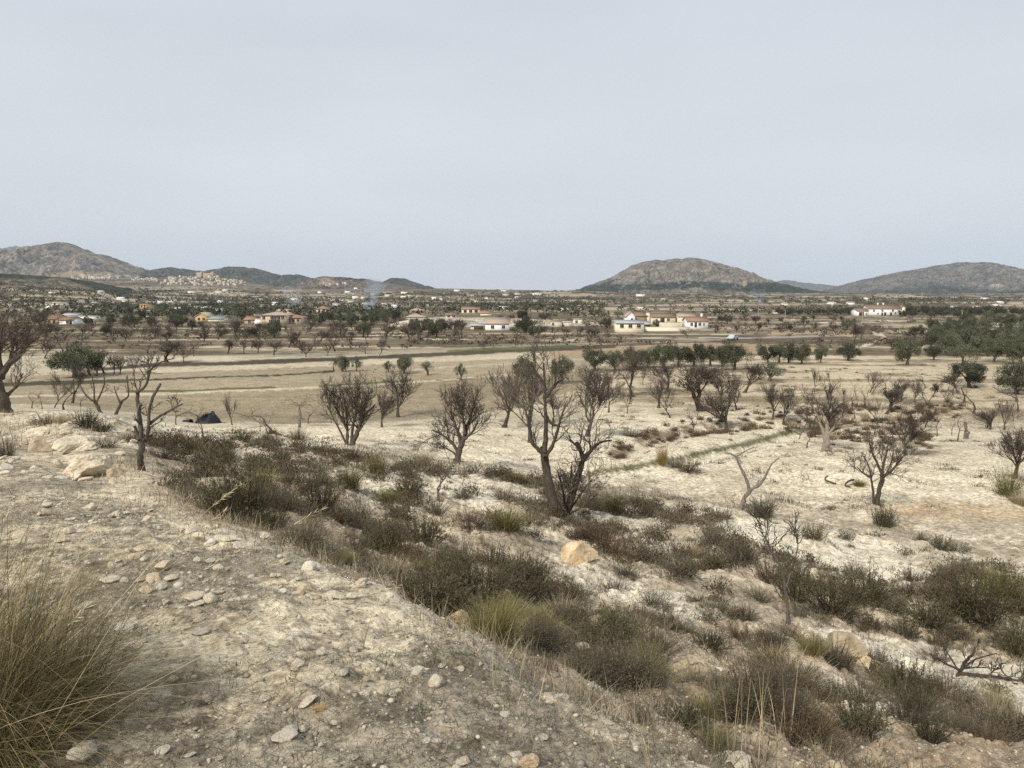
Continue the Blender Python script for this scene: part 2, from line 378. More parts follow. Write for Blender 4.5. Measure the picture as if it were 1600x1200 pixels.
def ground_mat():
    m, n, b = mat_base('ground_soil', .95)
    b.inputs['Specular IOR Level'].default_value = .1
    at_ = N(n, 'ShaderNodeAttribute', attribute_name='soil'); lit = N(n, 'ShaderNodeAttribute', attribute_name='grit')
    geo = N(n, 'ShaderNodeNewGeometry'); P = geo.outputs['Position']
    def noise(s, d=5.0, r_=.65):
        q = N(n, 'ShaderNodeTexNoise', Scale=s, Detail=d, Roughness=r_); n.links.new(P, q.inputs['Vector']); return q.outputs[0]
    n1 = noise(.55); n2 = noise(5.5, 6, .72); n3 = noise(38., 5, .75); n4 = noise(.03, 5, .7)
    c = mulc(n, at_.outputs['Color'], rampn(n, [(.34, (.84, .81, .77)), (.5, (1.02, 1.02, 1.01)), (.66, (1.16, 1.16, 1.15))], n1))
    c = mulc(n, c, rampn(n, [(.38, (.50, .46, .41)), (.47, (.95, .94, .92)), (.62, (1.25, 1.25, 1.24))], n2), .9)
    c = mulc(n, c, rampn(n, [(.36, (.42, .39, .35)), (.48, (1, 1, 1)), (.66, (1.25, 1.24, 1.2))], n3), .75)
    c = mulc(n, c, rampn(n, [(.3, (.8, .8, .8)), (.7, (1.15, 1.15, 1.15))], n4), .8)
    # clods and pebbles: cells, pale on top with darker gaps
    vo = N(n, 'ShaderNodeTexVoronoi', Scale=4.2); vo.feature = 'F1'; n.links.new(P, vo.inputs['Vector'])
    v2 = N(n, 'ShaderNodeTexVoronoi', Scale=26.0); n.links.new(P, v2.inputs['Vector'])
    g1 = rampn(n, [(.0, (1.2, 1.2, 1.18)), (.35, (1.02, 1.02, 1.0)), (.75, (.72, .68, .62))], vo.outputs['Distance'])
    g2 = rampn(n, [(.0, (1.18, 1.17, 1.14)), (.4, (1.0, 1.0, 1.0)), (.8, (.72, .68, .63))], v2.outputs['Distance'])
    q = n.nodes.new('ShaderNodeMix'); q.data_type = 'RGBA'; q.blend_type = 'MULTIPLY'
    n.links.new(lit.outputs['Fac'], q.inputs[0]); n.links.new(c, q.inputs[6]); n.links.new(g1, q.inputs[7]); c = q.outputs[2]
    c = mulc(n, c, g2, .6)
    n.links.new(c, b.inputs['Base Color'])
    b1 = N(n, 'ShaderNodeBump', Strength=.55, Distance=.12); n.links.new(n2, b1.inputs['Height'])
    b2 = N(n, 'ShaderNodeBump', Strength=.5, Distance=.02); n.links.new(n3, b2.inputs['Height']); n.links.new(b1.outputs[0], b2.inputs['Normal'])
    inv = N(n, 'ShaderNodeMath', operation='MULTIPLY'); inv.inputs[1].default_value = -1; n.links.new(vo.outputs['Distance'], inv.inputs[0])
    b3 = N(n, 'ShaderNodeBump', Strength=.4, Distance=.08); n.links.new(inv.outputs[0], b3.inputs['Height']); n.links.new(b2.outputs[0], b3.inputs['Normal'])
    n.links.new(b3.outputs[0], b.inputs['Normal'])
    return m
def hill_mat():
    m, n, b = mat_base('hill_rock', .95); b.inputs['Specular IOR Level'].default_value = .05
    at_ = N(n, 'ShaderNodeAttribute', attribute_name='soil'); geo = N(n, 'ShaderNodeNewGeometry')
    mp = N(n, 'ShaderNodeMapping'); mp.inputs['Scale'].default_value = (1, 1, .5); n.links.new(geo.outputs['Position'], mp.inputs[0])
    q = N(n, 'ShaderNodeTexNoise', Scale=.035, Detail=9.0, Roughness=.75); n.links.new(mp.outputs[0], q.inputs['Vector'])
    c = mulc(n, at_.outputs['Color'], rampn(n, [(.38, (.46, .48, .46)), (.5, (1.0, 1.0, 1.0)), (.62, (1.5, 1.47, 1.42))], q.outputs[0]), 1.0)
    q2 = N(n, 'ShaderNodeTexVoronoi', Scale=.09); n.links.new(mp.outputs[0], q2.inputs['Vector'])
    c = mulc(n, c, rampn(n, [(.10, (.42, .46, .42)), (.32, (1.03, 1.03, 1.03)), (1, (1.15, 1.15, 1.15))], q2.outputs['Distance']), .9)
    n.links.new(c, b.inputs['Base Color'])
    bp = N(n, 'ShaderNodeBump', Strength=.9, Distance=8.0); n.links.new(q.outputs[0], bp.inputs['Height']); n.links.new(bp.outputs[0], b.inputs['Normal'])
    return m
M = {}
M['ground'] = ground_mat(); M['hill'] = hill_mat()
M['bark'] = bark_mat('almond_bark', (.036, .029, .023), (.13, .105, .082))
M['twig'] = foliage_mat('almond_twig', (.070, .056, .047), (.155, .123, .103), rnd=.3)
M['twig_pink'] = foliage_mat('blossoming_twig', (.13, .095, .088), (.27, .20, .195), rnd=.2)
M['dead'] = bark_mat('weathered_dead_wood', (.06, .05, .04), (.19, .16, .13))
M['pale_dead'] = bark_mat('bleached_dead_wood', (.17, .14, .11), (.38, .33, .27))
M['olive'] = foliage_mat('olive_leaf', (.042, .050, .028), (.105, .115, .070), (.23, .235, .17), rnd=.35)
M['olive_pale'] = foliage_mat('pale_olive_leaf', (.06, .068, .042), (.15, .16, .105), (.24, .25, .18), rnd=.2)
M['olive_bark'] = bark_mat('olive_bark', (.05, .042, .034), (.16, .135, .105))
M['far_green'] = foliage_mat('far_tree_leaf', (.042, .046, .030), (.105, .108, .068), rnd=.3)
M['s_green'] = foliage_mat('dark_green_shrub_leaf', (.046, .043, .025), (.098, .089, .050), (.185, .16, .095), rnd=.35)
M['s_grey'] = foliage_mat('grey_thyme_twig', (.075, .064, .044), (.15, .128, .088), (.27, .235, .165), rnd=.35)
M['s_brown'] = foliage_mat('dry_brown_twig', (.075, .052, .034), (.14, .100, .062), (.23, .165, .10), rnd=.25)
M['s_yellow'] = foliage_mat('yellow_green_grass', (.085, .080, .030), (.19, .175, .070), (.36, .30, .14), rnd=.2)
M['straw'] = foliage_mat('straw_blade', (.20, .165, .10), (.38, .32, .21), (.55, .47, .33), rnd=.15)
M['esparto'] = foliage_mat('esparto_blade', (.060, .055, .024), (.19, .155, .070), (.56, .43, .23), rnd=.1)
M['gold'] = foliage_mat('golden_reed_blade', (.10, .10, .03), (.30, .21, .07), (.50, .36, .14), rnd=.1)
M['litter'] = foliage_mat('dry_litter', (.07, .06, .045), (.15, .13, .10), (.33, .29, .23), rnd=.1)
M['weed'] = foliage_mat('green_weed_leaf', (.05, .07, .02), (.10, .13, .04), rnd=.1)
M['stone'] = stone_mat('limestone', [(0, (.62, .56, .45)), (.35, (.78, .73, .62)), (.6, (.66, .54, .39)), (.8, (.84, .80, .71)), (1, (.60, .48, .33))], 14)
M['white_rock'] = stone_mat('pale_weathered_limestone', [(0, (.62, .55, .43)), (1, (.70, .63, .51))], 3.2)
M['tan_rock'] = stone_mat('tan_sandstone', [(0, (.70, .56, .38)), (1, (.74, .60, .42))], 2.4)
M['ochre_rock'] = stone_mat('ochre_stone', [(0, (.55, .33, .14)), (1, (.55, .36, .17))], 12)
M['grey_rock'] = stone_mat('grey_brown_rock', [(0, (.50, .42, .31)), (1, (.54, .45, .33))], 2.6)
# ------------------------------------------------------------------ ground sheet
def inpoly(u, v, P):
    P = np.array(P, float); c = np.zeros(u.shape, bool)
    x1, y1 = P[-1]
    for x2, y2 in P:
        cond = ((y1 > v) != (y2 > v)) & (u < (x2 - x1) * (v - y1) / ((y2 - y1) if y2 != y1 else 1e-9) + x1)
        c ^= cond; x1, y1 = x2, y2
    return c
def nearline(u, v, P, wd):
    d, _ = polydist(u, v, np.array(P, float))
    return 1 - sst(wd * .6, wd * 1.15, d)
BARE = [[(1250, 975), (1420, 998), (1620, 1050), (1620, 1120), (1480, 1085), (1400, 1050), (1290, 1015)], [(1090, 785), (1250, 822), (1420, 872), (1470, 905), (1380, 915), (1290, 880), (1130, 832)], [(850, 858), (960, 895), (1015, 920), (1110, 958), (1080, 985), (980, 945), (880, 905)], [(1180, 985), (1290, 1040), (1400, 1110), (1330, 1120), (1230, 1060)], [(690, 745), (760, 760), (800, 800), (740, 800), (690, 775)]]
TAN1 = [(-50, 622), (240, 617), (420, 610), (590, 603), (700, 595), (780, 588), (900, 580), (935, 596), (860, 622), (780, 637), (700, 646), (560, 657), (430, 663), (330, 656), (200, 644), (100, 633), (-50, 630)]
TAN2 = [(-50, 618), (240, 614), (420, 607), (590, 600), (700, 592), (780, 585), (900, 577), (950, 566), (920, 556), (700, 564), (560, 570), (400, 576), (220, 580), (-50, 590)]
WHITE = [(240, 579), (400, 570), (560, 566), (700, 560), (860, 551), (930, 548), (930, 553), (700, 565), (560, 571), (400, 577), (240, 583)]
RED = [(860, 549), (1000, 539), (1150, 536), (1310, 546), (1240, 553), (1100, 551), (940, 557), (860, 558)]
def soil_colour(x, y, z, s):
    r = np.hypot(x, y)
    u, v = project(x, y, z)
    ju = u + (fbm(x * .3, y * .3, 51, 3) - .5) * 16; jv = v + (fbm(x * .12, y * .12, 52, 3) - .5) * 3.0
    jv = jv + (fbm(x * 1.2, y * 1.2, 53, 3) - .5) * np.clip(300 / r, 1, 22)
    C = np.zeros(x.shape + (3,))
    def put(mask, c):
        mask = np.clip(mask, 0, 1)[..., None]; C[:] = C * (1 - mask) + np.array(c) * mask
    C[:] = (.80, .725, .585)
    # fine patches of dry litter and darker crust
    n1 = fbm(x * .8, y * .8, 61, 5, .62); n2 = fbm(x * 3.1, y * 3.1, 62, 4, .65); n3 = fbm(x * .21, y * .21, 63, 4)
    bank = 1 - sst(-.3, .5, s)
    # ----- bank
    put(bank, (.73, .635, .475))
    put(bank * sst(.47, .55, n1 * .6 + n2 * .4) * .60, (.27, .24, .195))
    put(bank * sst(.56, .62, fbm(x * 7, y * 7, 68, 4, .65)) * .6, (.24, .205, .155))
    put(bank * sst(.60, .74, n3) * .35, (.24, .21, .16))
    # ----- slope below the bank
    slope = sst(0, .6, s) * (1 - sst(40, 62, r))
    put(slope * (1 - sst(16, 30, r)), (.78, .69, .54))
    put(slope * sst(.44, .58, n1 * .6 + n3 * .4) * .62, (.30, .245, .18))
    put(slope * sst(.55, .62, n2) * .5, (.25, .20, .14))
    pinkish = fbm(x * .3, y * .3, 66, 3)
    put(slope * (1 - sst(12, 22, r)) * sst(.45, .6, pinkish) * .55, (.44, .335, .23))
    for P_ in BARE: put(inpoly(u + (fbm(x * 1.5, y * 1.5, 57, 3) - .5) * 50, v + (fbm(x * 1.5, y * 1.5, 58, 3) - .5) * 30, P_) * (s > 0) * .85, (.86, .79, .65))
    # ----- white fields
    wf = (r > 34) & (v > 560)
    put(wf * sst(34, 48, r) * 1.0 * sst(0, 1, s), (.82, .745, .60))
    n4 = fbm(x * .10, y * .22, 64, 5, .6); n5 = fbm(x * .5, y * 1.0, 65, 4, .6)
    put(wf * sst(34, 50, r) * sst(.54, .68, n4 * .5 + n5 * .5) * .5, (.38, .31, .215))
    right = sst(850, 1000, u) * sst(72, 95, r)
    put(right * (v > 540) * .75, (.56, .475, .34))
    put(right * (v > 540) * sst(.50, .62, fbm(x * .06, y * .25, 67, 4, .6)) * .75, (.24, .19, .13))
    put(((v < 668) & (u < 930) & (r > 60)) * sst(60, 75, r) * .5, (.36, .31, .22))
    # ----- mid valley terraces and groves
    mid = sst(150, 172, r) * (v < 556)
    tb = fbm(x * .03, y * .11, 71, 5, .66)
    put(mid, (.23, .185, .13))
    put(mid * sst(.50, .56, tb), (.36, .30, .21))
    put(mid * sst(.61, .66, tb), (.66, .59, .46))
    put(mid * sst(.42, .36, tb) * .9, (.11, .10, .060))
    put(mid * sst(.52, .60, fbm(x * .06, y * .14, 72, 5, .62)) * .75, (.14, .112, .080))
    far = sst(430, 560, r)
    fb = fbm(x * .006, y * .014, 73, 5, .6); fc = fbm(x * .0025, y * .006, 74, 4, .55)
    put(far, (.20, .165, .125))
    put(far * sst(.48, .60, fb) * .75, (.095, .092, .062))
    put(far * sst(.53, .62, fc) * sst(.42, .6, 1 - fb), (.42, .35, .26))
    put(far * sst(.57, .63, fbm(x * .012, y * .03, 75, 4)) * .9, (.50, .43, .33))
    put(sst(2000, 2600, r) * .55, (.125, .105, .085))
    put(mid * (v > 486) * (v < 512) * (u < 900) * sst(.36, .5, fbm(x * .04, y * .06, 78, 4, .6)) * .75, (.15, .125, .085))
    # ----- traced fields, strips and paths
    vis = y > 5
    put(inpoly(ju, jv, TAN2) * vis * .93, (.42, .355, .265))
    put(inpoly(ju, jv, TAN1) * vis * .95, (.385, .325, .235))
    furrow = fbm(x * .15, y * 1.1, 76, 3)
    put(inpoly(ju, jv, TAN1) * vis * sst(.45, .62, furrow) * .5, (.30, .25, .165))
    put(inpoly(ju, jv, TAN2) * vis * sst(.5, .62, fbm(x * .05, y * .3, 77, 4)) * .5, (.40, .34, .235))
    put(inpoly(ju, jv, WHITE) * vis, (.64, .57, .43))
    put(inpoly(ju, jv, RED) * vis * .95, (.46, .35, .235))
    L_ = lambda P, wd: nearline(u, jv, P, wd) * vis
    put(L_([(560, 659), (700, 648), (780, 639), (850, 626)], 3.5) * .5, (.17, .15, .09))
    put(L_([(200, 572), (400, 566), (600, 558), (760, 550), (900, 544), (960, 541)], 3.5), (.105, .085, .062))
    put(L_([(150, 577), (250, 570)], 3), (.10, .085, .06))
    put(L_([(-20, 599), (120, 595), (300, 591), (400, 587), (480, 583), (520, 580)], 1.6), (.075, .08, .045))
    put(L_([(-20, 602), (100, 598), (200, 596)], 3), (.10, .095, .06))
    put(nearline(u, v, [(-20, 620), (240, 615.5), (420, 608.5), (590, 601.5), (700, 593.5), (780, 586.5), (870, 577)], 1.5) * vis, (.62, .55, .43))
    put(L_([(200, 611), (300, 610), (350, 607), (430, 605)], 2.0) * .9, (.115, .125, .045))
    put(L_([(500, 604), (560, 600), (640, 596)], 1.8) * .8, (.14, .14, .06))
    put(L_([(640, 578), (720, 573), (800, 568), (870, 563), (960, 559)], 1.6), (.54, .47, .36))
    put(L_([(540, 584), (600, 584), (700, 582)], 1.6) * .7, (.45, .39, .28))
    put(L_([(700, 549), (800, 544), (900, 541)], 2.2) * .8, (.12, .135, .05))
    put(L_([(380, 559), (600, 550), (760, 542), (930, 536)], 1.2) * .8, (.40, .36, .30))
    put(L_([(930, 541), (1100, 533), (1330, 528)], 2.4) * .8, (.115, .095, .07))
    put(L_([(1020, 536), (1200, 527), (1330, 524)], 1.2) * .8, (.40, .38, .35))
    put(L_([(1200, 521), (1290, 519), (1330, 524)], 3) * .9, (.47, .36, .24))
    put(L_([(1380, 509), (1470, 510)], 2.5) * .9, (.47, .40, .29))
    put(L_([(1080, 514), (1200, 511), (1330, 507)], 1.8) * .8, (.46, .40, .30))
    put(L_([(1330, 545), (1352, 539), (1371, 533), (1383, 528), (1378, 523), (1362, 520)], 2.4) * (u > 1320), (.60, .53, .42))
    put(L_([(615, 509), (650, 501), (700, 500), (750, 502)], 3.5) * .9, (.52, .46, .35))
    put(L_([(760, 508), (900, 505), (950, 508)], 2.0) * .8, (.50, .43, .33))
    put(L_([(560, 606), (640, 601)], 0), (.5, .4, .3))
    # brown ditch and the green strip beside it
    n6 = fbm(x * .7, y * .7, 79, 3)
    put(nearline(u, jv, [(960, 710), (1000, 692), (1060, 676), (1130, 666), (1230, 658), (1330, 650), (1430, 652), (1480, 640)], 11) * sst(.35, .55, n6) * .8 * vis, (.20, .155, .10))
    put(nearline(u, jv, [(1290, 668), (1450, 690)], 26) * sst(.45, .6, n6) * .7 * vis, (.21, .16, .105))
    put(nearline(u, jv, [(920, 742), (1000, 728), (1080, 712), (1160, 695), (1230, 677), (1290, 664)], 4.5) * .85 * vis, (.115, .12, .055))
    put(nearline(u, jv, [(945, 752), (1000, 740), (1060, 748), (1110, 722), (1180, 704), (1250, 682)], 5) * .8 * vis, (.92, .86, .72))
    put(inpoly(ju, jv, [(1370, 790), (1450, 784), (1620, 794), (1620, 818), (1480, 812), (1380, 800)]) * .5, (.56, .40, .245))
    put(nearline(u, jv, [(1180, 735), (1260, 690), (1330, 700)], 5) * .3 * vis, (.5, .40, .28))
    C *= (1 + (fbm(x * .05, y * .05, 80, 3)[..., None] - .5) * .25)
    grit = np.clip(.25 + .6 * sst(25, 45, r) * (1 - sst(95, 170, r)), 0, 1)
    return C, grit
def build_ground():
    nr = 1120
    rr = np.exp(np.linspace(math.log(.35), math.log(11000), nr))
    a1 = np.linspace(R(-43), R(43), 860)                # fine inside the view, coarse behind the camera
    a2 = np.linspace(R(43), R(317), 130)[1:-1]
    az = np.concatenate([a1, a2]); na = len(az)
    RR, AZ = np.meshgrid(rr, az, indexing='ij')
    x = RR * np.sin(AZ); y = RR * np.cos(AZ)
    z = terrain(x, y)
    d0, sg = polydist(x, y, EDGE); s = d0 * sg
    C, grit = soil_colour(x, y, z, s)
    V = np.stack([x, y, z], -1).reshape(-1, 3)
    V = np.concatenate([V, [[0, 0, float(z[0].mean())]]])
    idx = np.arange(nr * na).reshape(nr, na); nx = np.roll(idx, -1, 1)
    Q = np.stack([idx[:-1], idx[1:], nx[1:], nx[:-1]], -1).reshape(-1, 4)[:, ::-1]
    T = np.stack([idx[0], nx[0], np.full(na, nr * na)], -1)[:, ::-1]
    Q = Q[:, ::-1]; T = T[:, ::-1]
    me = mesh_np('ground', V, [Q[:, ::-1], T[:, ::-1]], M['ground'], smooth=True)
    c4 = np.ones((len(V), 4), np.float32); c4[:-1, :3] = C.reshape(-1, 3); c4[-1, :3] = c4[0, :3]
    ca = me.color_attributes.new('soil', 'FLOAT_COLOR', 'POINT'); ca.data.foreach_set('color', np.clip(c4, 0, 1).ravel())
    ga = me.attributes.new('grit', 'FLOAT', 'POINT'); ga.data.foreach_set('value', np.append(grit.ravel(), .3).astype(np.float32))
    if me.polygons[nr * na // 2].normal.z < 0: me.flip_normals()
    return tag(link('ground', me), kind='structure')
build_ground()

# ------------------------------------------------------------------ hills
def hill(name, ridge, D, front, back, cols, seed, base=-16.0, rough=.10, band=None, power=1.5, scar=None, ustep=1.0, crest=1.0):
    """a hill whose crest passes through the given photo pixels at distance D and falls to front and back"""
    ru = np.array([p[0] for p in ridge], float); rv = np.array([p[1] for p in ridge], float)
    us = np.arange(ru[0], ru[-1] + ustep, ustep)
    v = np.interp(us, ru, rv)
    k = np.hanning(9); k /= k.sum(); v = np.convolve(np.pad(v, 4, mode='edge'), k, 'valid') + (fbm(us * .14, us * 0, seed + 50, 4, .6) - .5) * 4.0 * crest
    X = (us - 800) / F / cp * D * .999
    top = -np.array([down(q) for q in v]) * D
    nt_ = 150; s = np.concatenate([np.linspace(-1, 0, nt_), np.linspace(0, 1, 41)[1:]])
    Sg, Xg = np.meshgrid(s, X, indexing='ij'); Tg = np.broadcast_to(top, Sg.shape)
    yy = D + np.where(Sg < 0, Sg * front, Sg * back)
    prof = (1 - np.abs(Sg) ** power) ** 1.15
    ht = Tg - base
    z = base + ht * prof
    wlen = front / 9
    wp_ = (fbm(Xg / wlen, yy / wlen, seed + 31, 3) - .5) * 1.4
    rn = .5 * (1 - np.abs(fbm(Xg / wlen, yy / wlen * .7, seed, 5, .55) * 2 - 1)) + .5 * (1 - np.abs(fbm(Xg / wlen * 2.6 + wp_, yy / wlen * .55, seed + 17, 5, .6) * 2 - 1))
    amp = ht * rough * (1 - prof ** 6) * np.minimum(1, prof * 3)
    z = z + (rn - .90) * amp * 3.4 + (fbm(Xg / wlen * 5, yy / wlen * 5, seed + 9, 4, .6) - .5) * ht * .13 * np.minimum(1, (1 - prof) * 6 + .12)
    hn = (z - base) / max(1., float(ht.max()))
    U, Vp = project(Xg, yy, z + EYE)
    C = np.zeros(z.shape + (3,)); n1 = fbm(Xg / wlen * 1.3, yy / wlen * 1.3, seed + 3, 5, .6); n2 = fbm(Xg / wlen * 6, yy / wlen * 6, seed + 4, 4, .6)
    C[:] = cols[0]
    def put(m_, c): C[:] = C * (1 - np.clip(m_, 0, 1)[..., None]) + np.array(c) * np.clip(m_, 0, 1)[..., None]
    put(sst(.42, .62, n1), cols[1])
    put(sst(.55, .68, n2) * .6, cols[2])
    put(sst(.80, .55, rn) * .55, cols[2])
    put(sst(.56, .64, fbm(Xg / wlen * 2, (z + wp_ * 30) / wlen * 7, seed + 41, 4, .6)) * .5 * (hn > .35), tuple(q * 1.45 for q in cols[0]))
    if band is not None: put(band(U, Vp, n1, n2, hn), cols[3])
    if scar is not None:
        for (su, sv, sw, sh, c, a_) in scar:
            put((1 - sst(.5, 1.1, np.hypot((U - su) / sw, (Vp - sv) / sh) + (n2 - .5) * .9)) * a_, c)
    V = np.stack([Xg, yy, z + EYE], -1).reshape(-1, 3)
    idx = np.arange(z.size).reshape(z.shape)
    Q = np.stack([idx[:-1, :-1], idx[:-1, 1:], idx[1:, 1:], idx[1:, :-1]], -1).reshape(-1, 4)
    me = mesh_np(name, V, Q, M['hill'], smooth=True)
    c4 = np.ones((z.size, 4), np.float32); c4[:, :3] = C.reshape(-1, 3)
    me.color_attributes.new('soil', 'FLOAT_COLOR', 'POINT').data.foreach_set('color', np.clip(c4, 0, 1).ravel())
    return tag(link(name, me), kind='structure')
ROCK = (.20, .175, .15); BRN = (.26, .215, .17); DRK = (.065, .070, .052); GRN = (.038, .048, .036)
hill('mountain', [(-260, 395), (-150, 385), (-60, 372), (-20, 376), (10, 386), (30, 392), (60, 402), (110, 455)], 10200, 900, 700, [(.12, .115, .11), (.15, .14, .13), (.07, .075, .07)], 101)
hill('mountain', [(0, 400), (20, 388), (38, 384), (50, 386), (70, 400), (120, 455)], 10600, 700, 500, [(.12, .12, .11), (.12, .11, .1), (.09, .09, .09)], 103)
hill('mountain', [(-330, 462), (-160, 446), (-60, 430), (-20, 419), (0, 411), (15, 403), (35, 396), (55, 389), (75, 384.5), (88, 382), (98, 381), (108, 378.5), (122, 380), (132, 386), (148, 393.5), (163, 397), (178, 399.5), (195, 408), (212, 416), (223, 424), (235, 432), (252, 442), (285, 462)],
     3600, 900, 800, [ROCK, BRN, DRK, (.33, .26, .18)], 107, rough=.12,
     scar=[(100, 408, 28, 8, (.27, .215, .165), .7), (120, 428, 60, 5, (.36, .28, .19), .9), (60, 430, 60, 3, (.30, .24, .17), .8), (170, 431, 40, 4, (.40, .36, .29), .8)])
hill('mountain', [(190, 455), (215, 436), (235, 425), (262, 420), (275, 418), (300, 421), (315, 424), (335, 424), (350, 421), (368, 417), (385, 418), (405, 419), (425, 425), (445, 431), (455, 429), (475, 430), (490, 434), (505, 440), (560, 458)],
     3900, 700, 800, [(.070, .075, .060), (.10, .095, .075), (.045, .053, .040)], 113, base=0, rough=.15)
hill('mountain', [(430, 458), (480, 444), (497, 437), (510, 432), (520, 432), (545, 433), (570, 436), (600, 441), (640, 448), (700, 456), (760, 461)],
     3100, 600, 700, [(.145, .120, .095), (.185, .150, .115), (.07, .07, .05), (.04, .045, .035)], 117, base=-5, rough=.14,
     band=lambda U, Vp, a, b, h: (np.abs(Vp - 434) < 4) * (U > 518) * (U < 585) * sst(.35, .5, b), scar=[(512, 441, 16, 7, (.33, .26, .19), .9)])
hill('mountain', [(570, 458), (598, 444), (612, 436), (622, 434), (635, 436), (650, 441), (670, 447), (692, 454), (730, 460)], 3500, 500, 600, [(.070, .072, .060), (.11, .10, .08), (.045, .05, .04)], 119, base=0, rough=.14)
hill('mountain', [(820, 464), (870, 458), (900, 453), (925, 444), (940, 438), (952, 433), (965, 425), (985, 415), (1000, 409), (1012, 407), (1040, 406), (1060, 404), (1072, 403), (1084, 404), (1100, 408), (1115, 411), (1140, 420), (1165, 431), (1190, 442), (1215, 450), (1260, 458), (1320, 466)],
     3300, 750, 750, [ROCK, (.19, .165, .135), (.085, .085, .065), GRN], 127, rough=.11,
     band=lambda U, Vp, a, b, h: np.clip(sst(7, 4, np.abs(Vp - (449 + 3 * np.sin(U / 45.) + (a - .5) * 10)) ) * sst(.32, .45, b + .05) + (U < 965) * (Vp > 436) * sst(.35, .55, a) * .9 + (U > 1165) * (Vp > 441) * .8, 0, 1),
     scar=[(1163, 443, 5, 5, (.34, .27, .20), .9), (1080, 461, 160, 6, (.20, .16, .12), .8), (1180, 462, 60, 5, (.22, .18, .13), .5)])
hill('mountain', [(1140, 460), (1180, 449), (1198, 442), (1215, 438), (1232, 439), (1260, 443), (1285, 445), (1310, 450), (1345, 460)], 9000, 900, 900, [(.10, .10, .09), (.13, .12, .11), (.06, .07, .06)], 131)
hill('mountain', [(1265, 468), (1300, 457), (1320, 450), (1345, 439), (1365, 432), (1400, 425), (1430, 420), (1455, 415), (1480, 411), (1500, 410), (1520, 410), (1540, 415), (1560, 421), (1575, 428), (1590, 431), (1610, 434), (1680, 445), (1760, 458)],
     4400, 900, 900, [(.125, .115, .105), (.165, .145, .125), (.07, .075, .06), GRN], 137, rough=.10,
     band=lambda U, Vp, a, b, h: sst(-3, 4, Vp - (452 + 5 * np.sin(U / 40.) + (a - .5) * 14 - (U > 1450) * 5)) * sst(.25, .4, b + .05) * .85,
     scar=[(1558, 446, 14, 3, (.38, .32, .25), .9), (1510, 420, 22, 6, (.20, .18, .16), .6)])
hill('mountain', [(1480, 460), (1550, 440), (1580, 431), (1600, 428), (1640, 418), (1720, 410), (1850, 430), (1950, 458)], 5600, 900, 900, [(.10, .10, .09), (.13, .12, .11), (.06, .07, .06)], 139)
# nearer brown hills on the left
hill('hill', [(-260, 440), (-120, 430), (0, 427), (40, 429), (90, 433), (120, 437), (145, 446), (170, 455), (195, 466), (230, 478), (260, 486)],
     1500, 420, 500, [(.155, .125, .09), (.21, .17, .12), (.07, .07, .045), (.040, .050, .026)], 143, base=-22, rough=.13,
     band=lambda U, Vp, a, b, h: sst(10, 6, Vp - 427 - np.maximum(0, (U - 100)) * .35 + (a - .5) * 8) * sst(.2, .4, b + .1) * .95,
     scar=[(25, 455, 60, 10, (.27, .21, .15), .6), (100, 452, 30, 5, (.28, .22, .16), .6)])
hill('hill', [(330, 478), (355, 467), (372, 456), (390, 450), (405, 448), (420, 451), (438, 460), (460, 470), (490, 478)], 1900, 220, 300, [(.20, .165, .125), (.27, .22, .165), (.09, .085, .06)], 149, base=-18, rough=.10)
hill('hill', [(560, 474), (590, 463), (620, 456), (650, 455), (690, 458), (730, 463), (770, 472)], 2000, 260, 300, [(.15, .125, .095), (.25, .205, .15), (.08, .075, .055)], 151, base=-18, rough=.12)
hill('hill', [(860, 478), (900, 468), (940, 461), (1000, 460), (1060, 458), (1120, 462), (1180, 461), (1240, 466), (1300, 474)], 2300, 420, 300, [(.17, .14, .105), (.23, .185, .135), (.085, .08, .055)], 157, base=-20, rough=.09)
hill('hillside', [(606, 514), (620, 504), (636, 500), (655, 498), (690, 496.5), (750, 497), (800, 498), (840, 500), (880, 503), (930, 507), (960, 512)], 300, 30, 30, [(.74, .65, .51), (.62, .53, .40), (.20, .15, .11)], 171, base=-13, rough=.10, power=3, crest=.3)
hill('hillside', [(1400, 512), (1430, 507), (1460, 505), (1490, 503), (1520, 504), (1560, 508)], 330, 20, 30, [(.66, .57, .43), (.5, .42, .3), (.2, .16, .1)], 173, base=-13, rough=.10, power=3, crest=.3)
hill('hill', [(1200, 478), (1280, 469), (1340, 466), (1420, 468), (1500, 464), (1600, 462), (1700, 466), (1800, 480)], 2600, 420, 300, [(.15, .13, .10), (.21, .175, .13), (.07, .075, .05)], 163, base=-20, rough=.09)

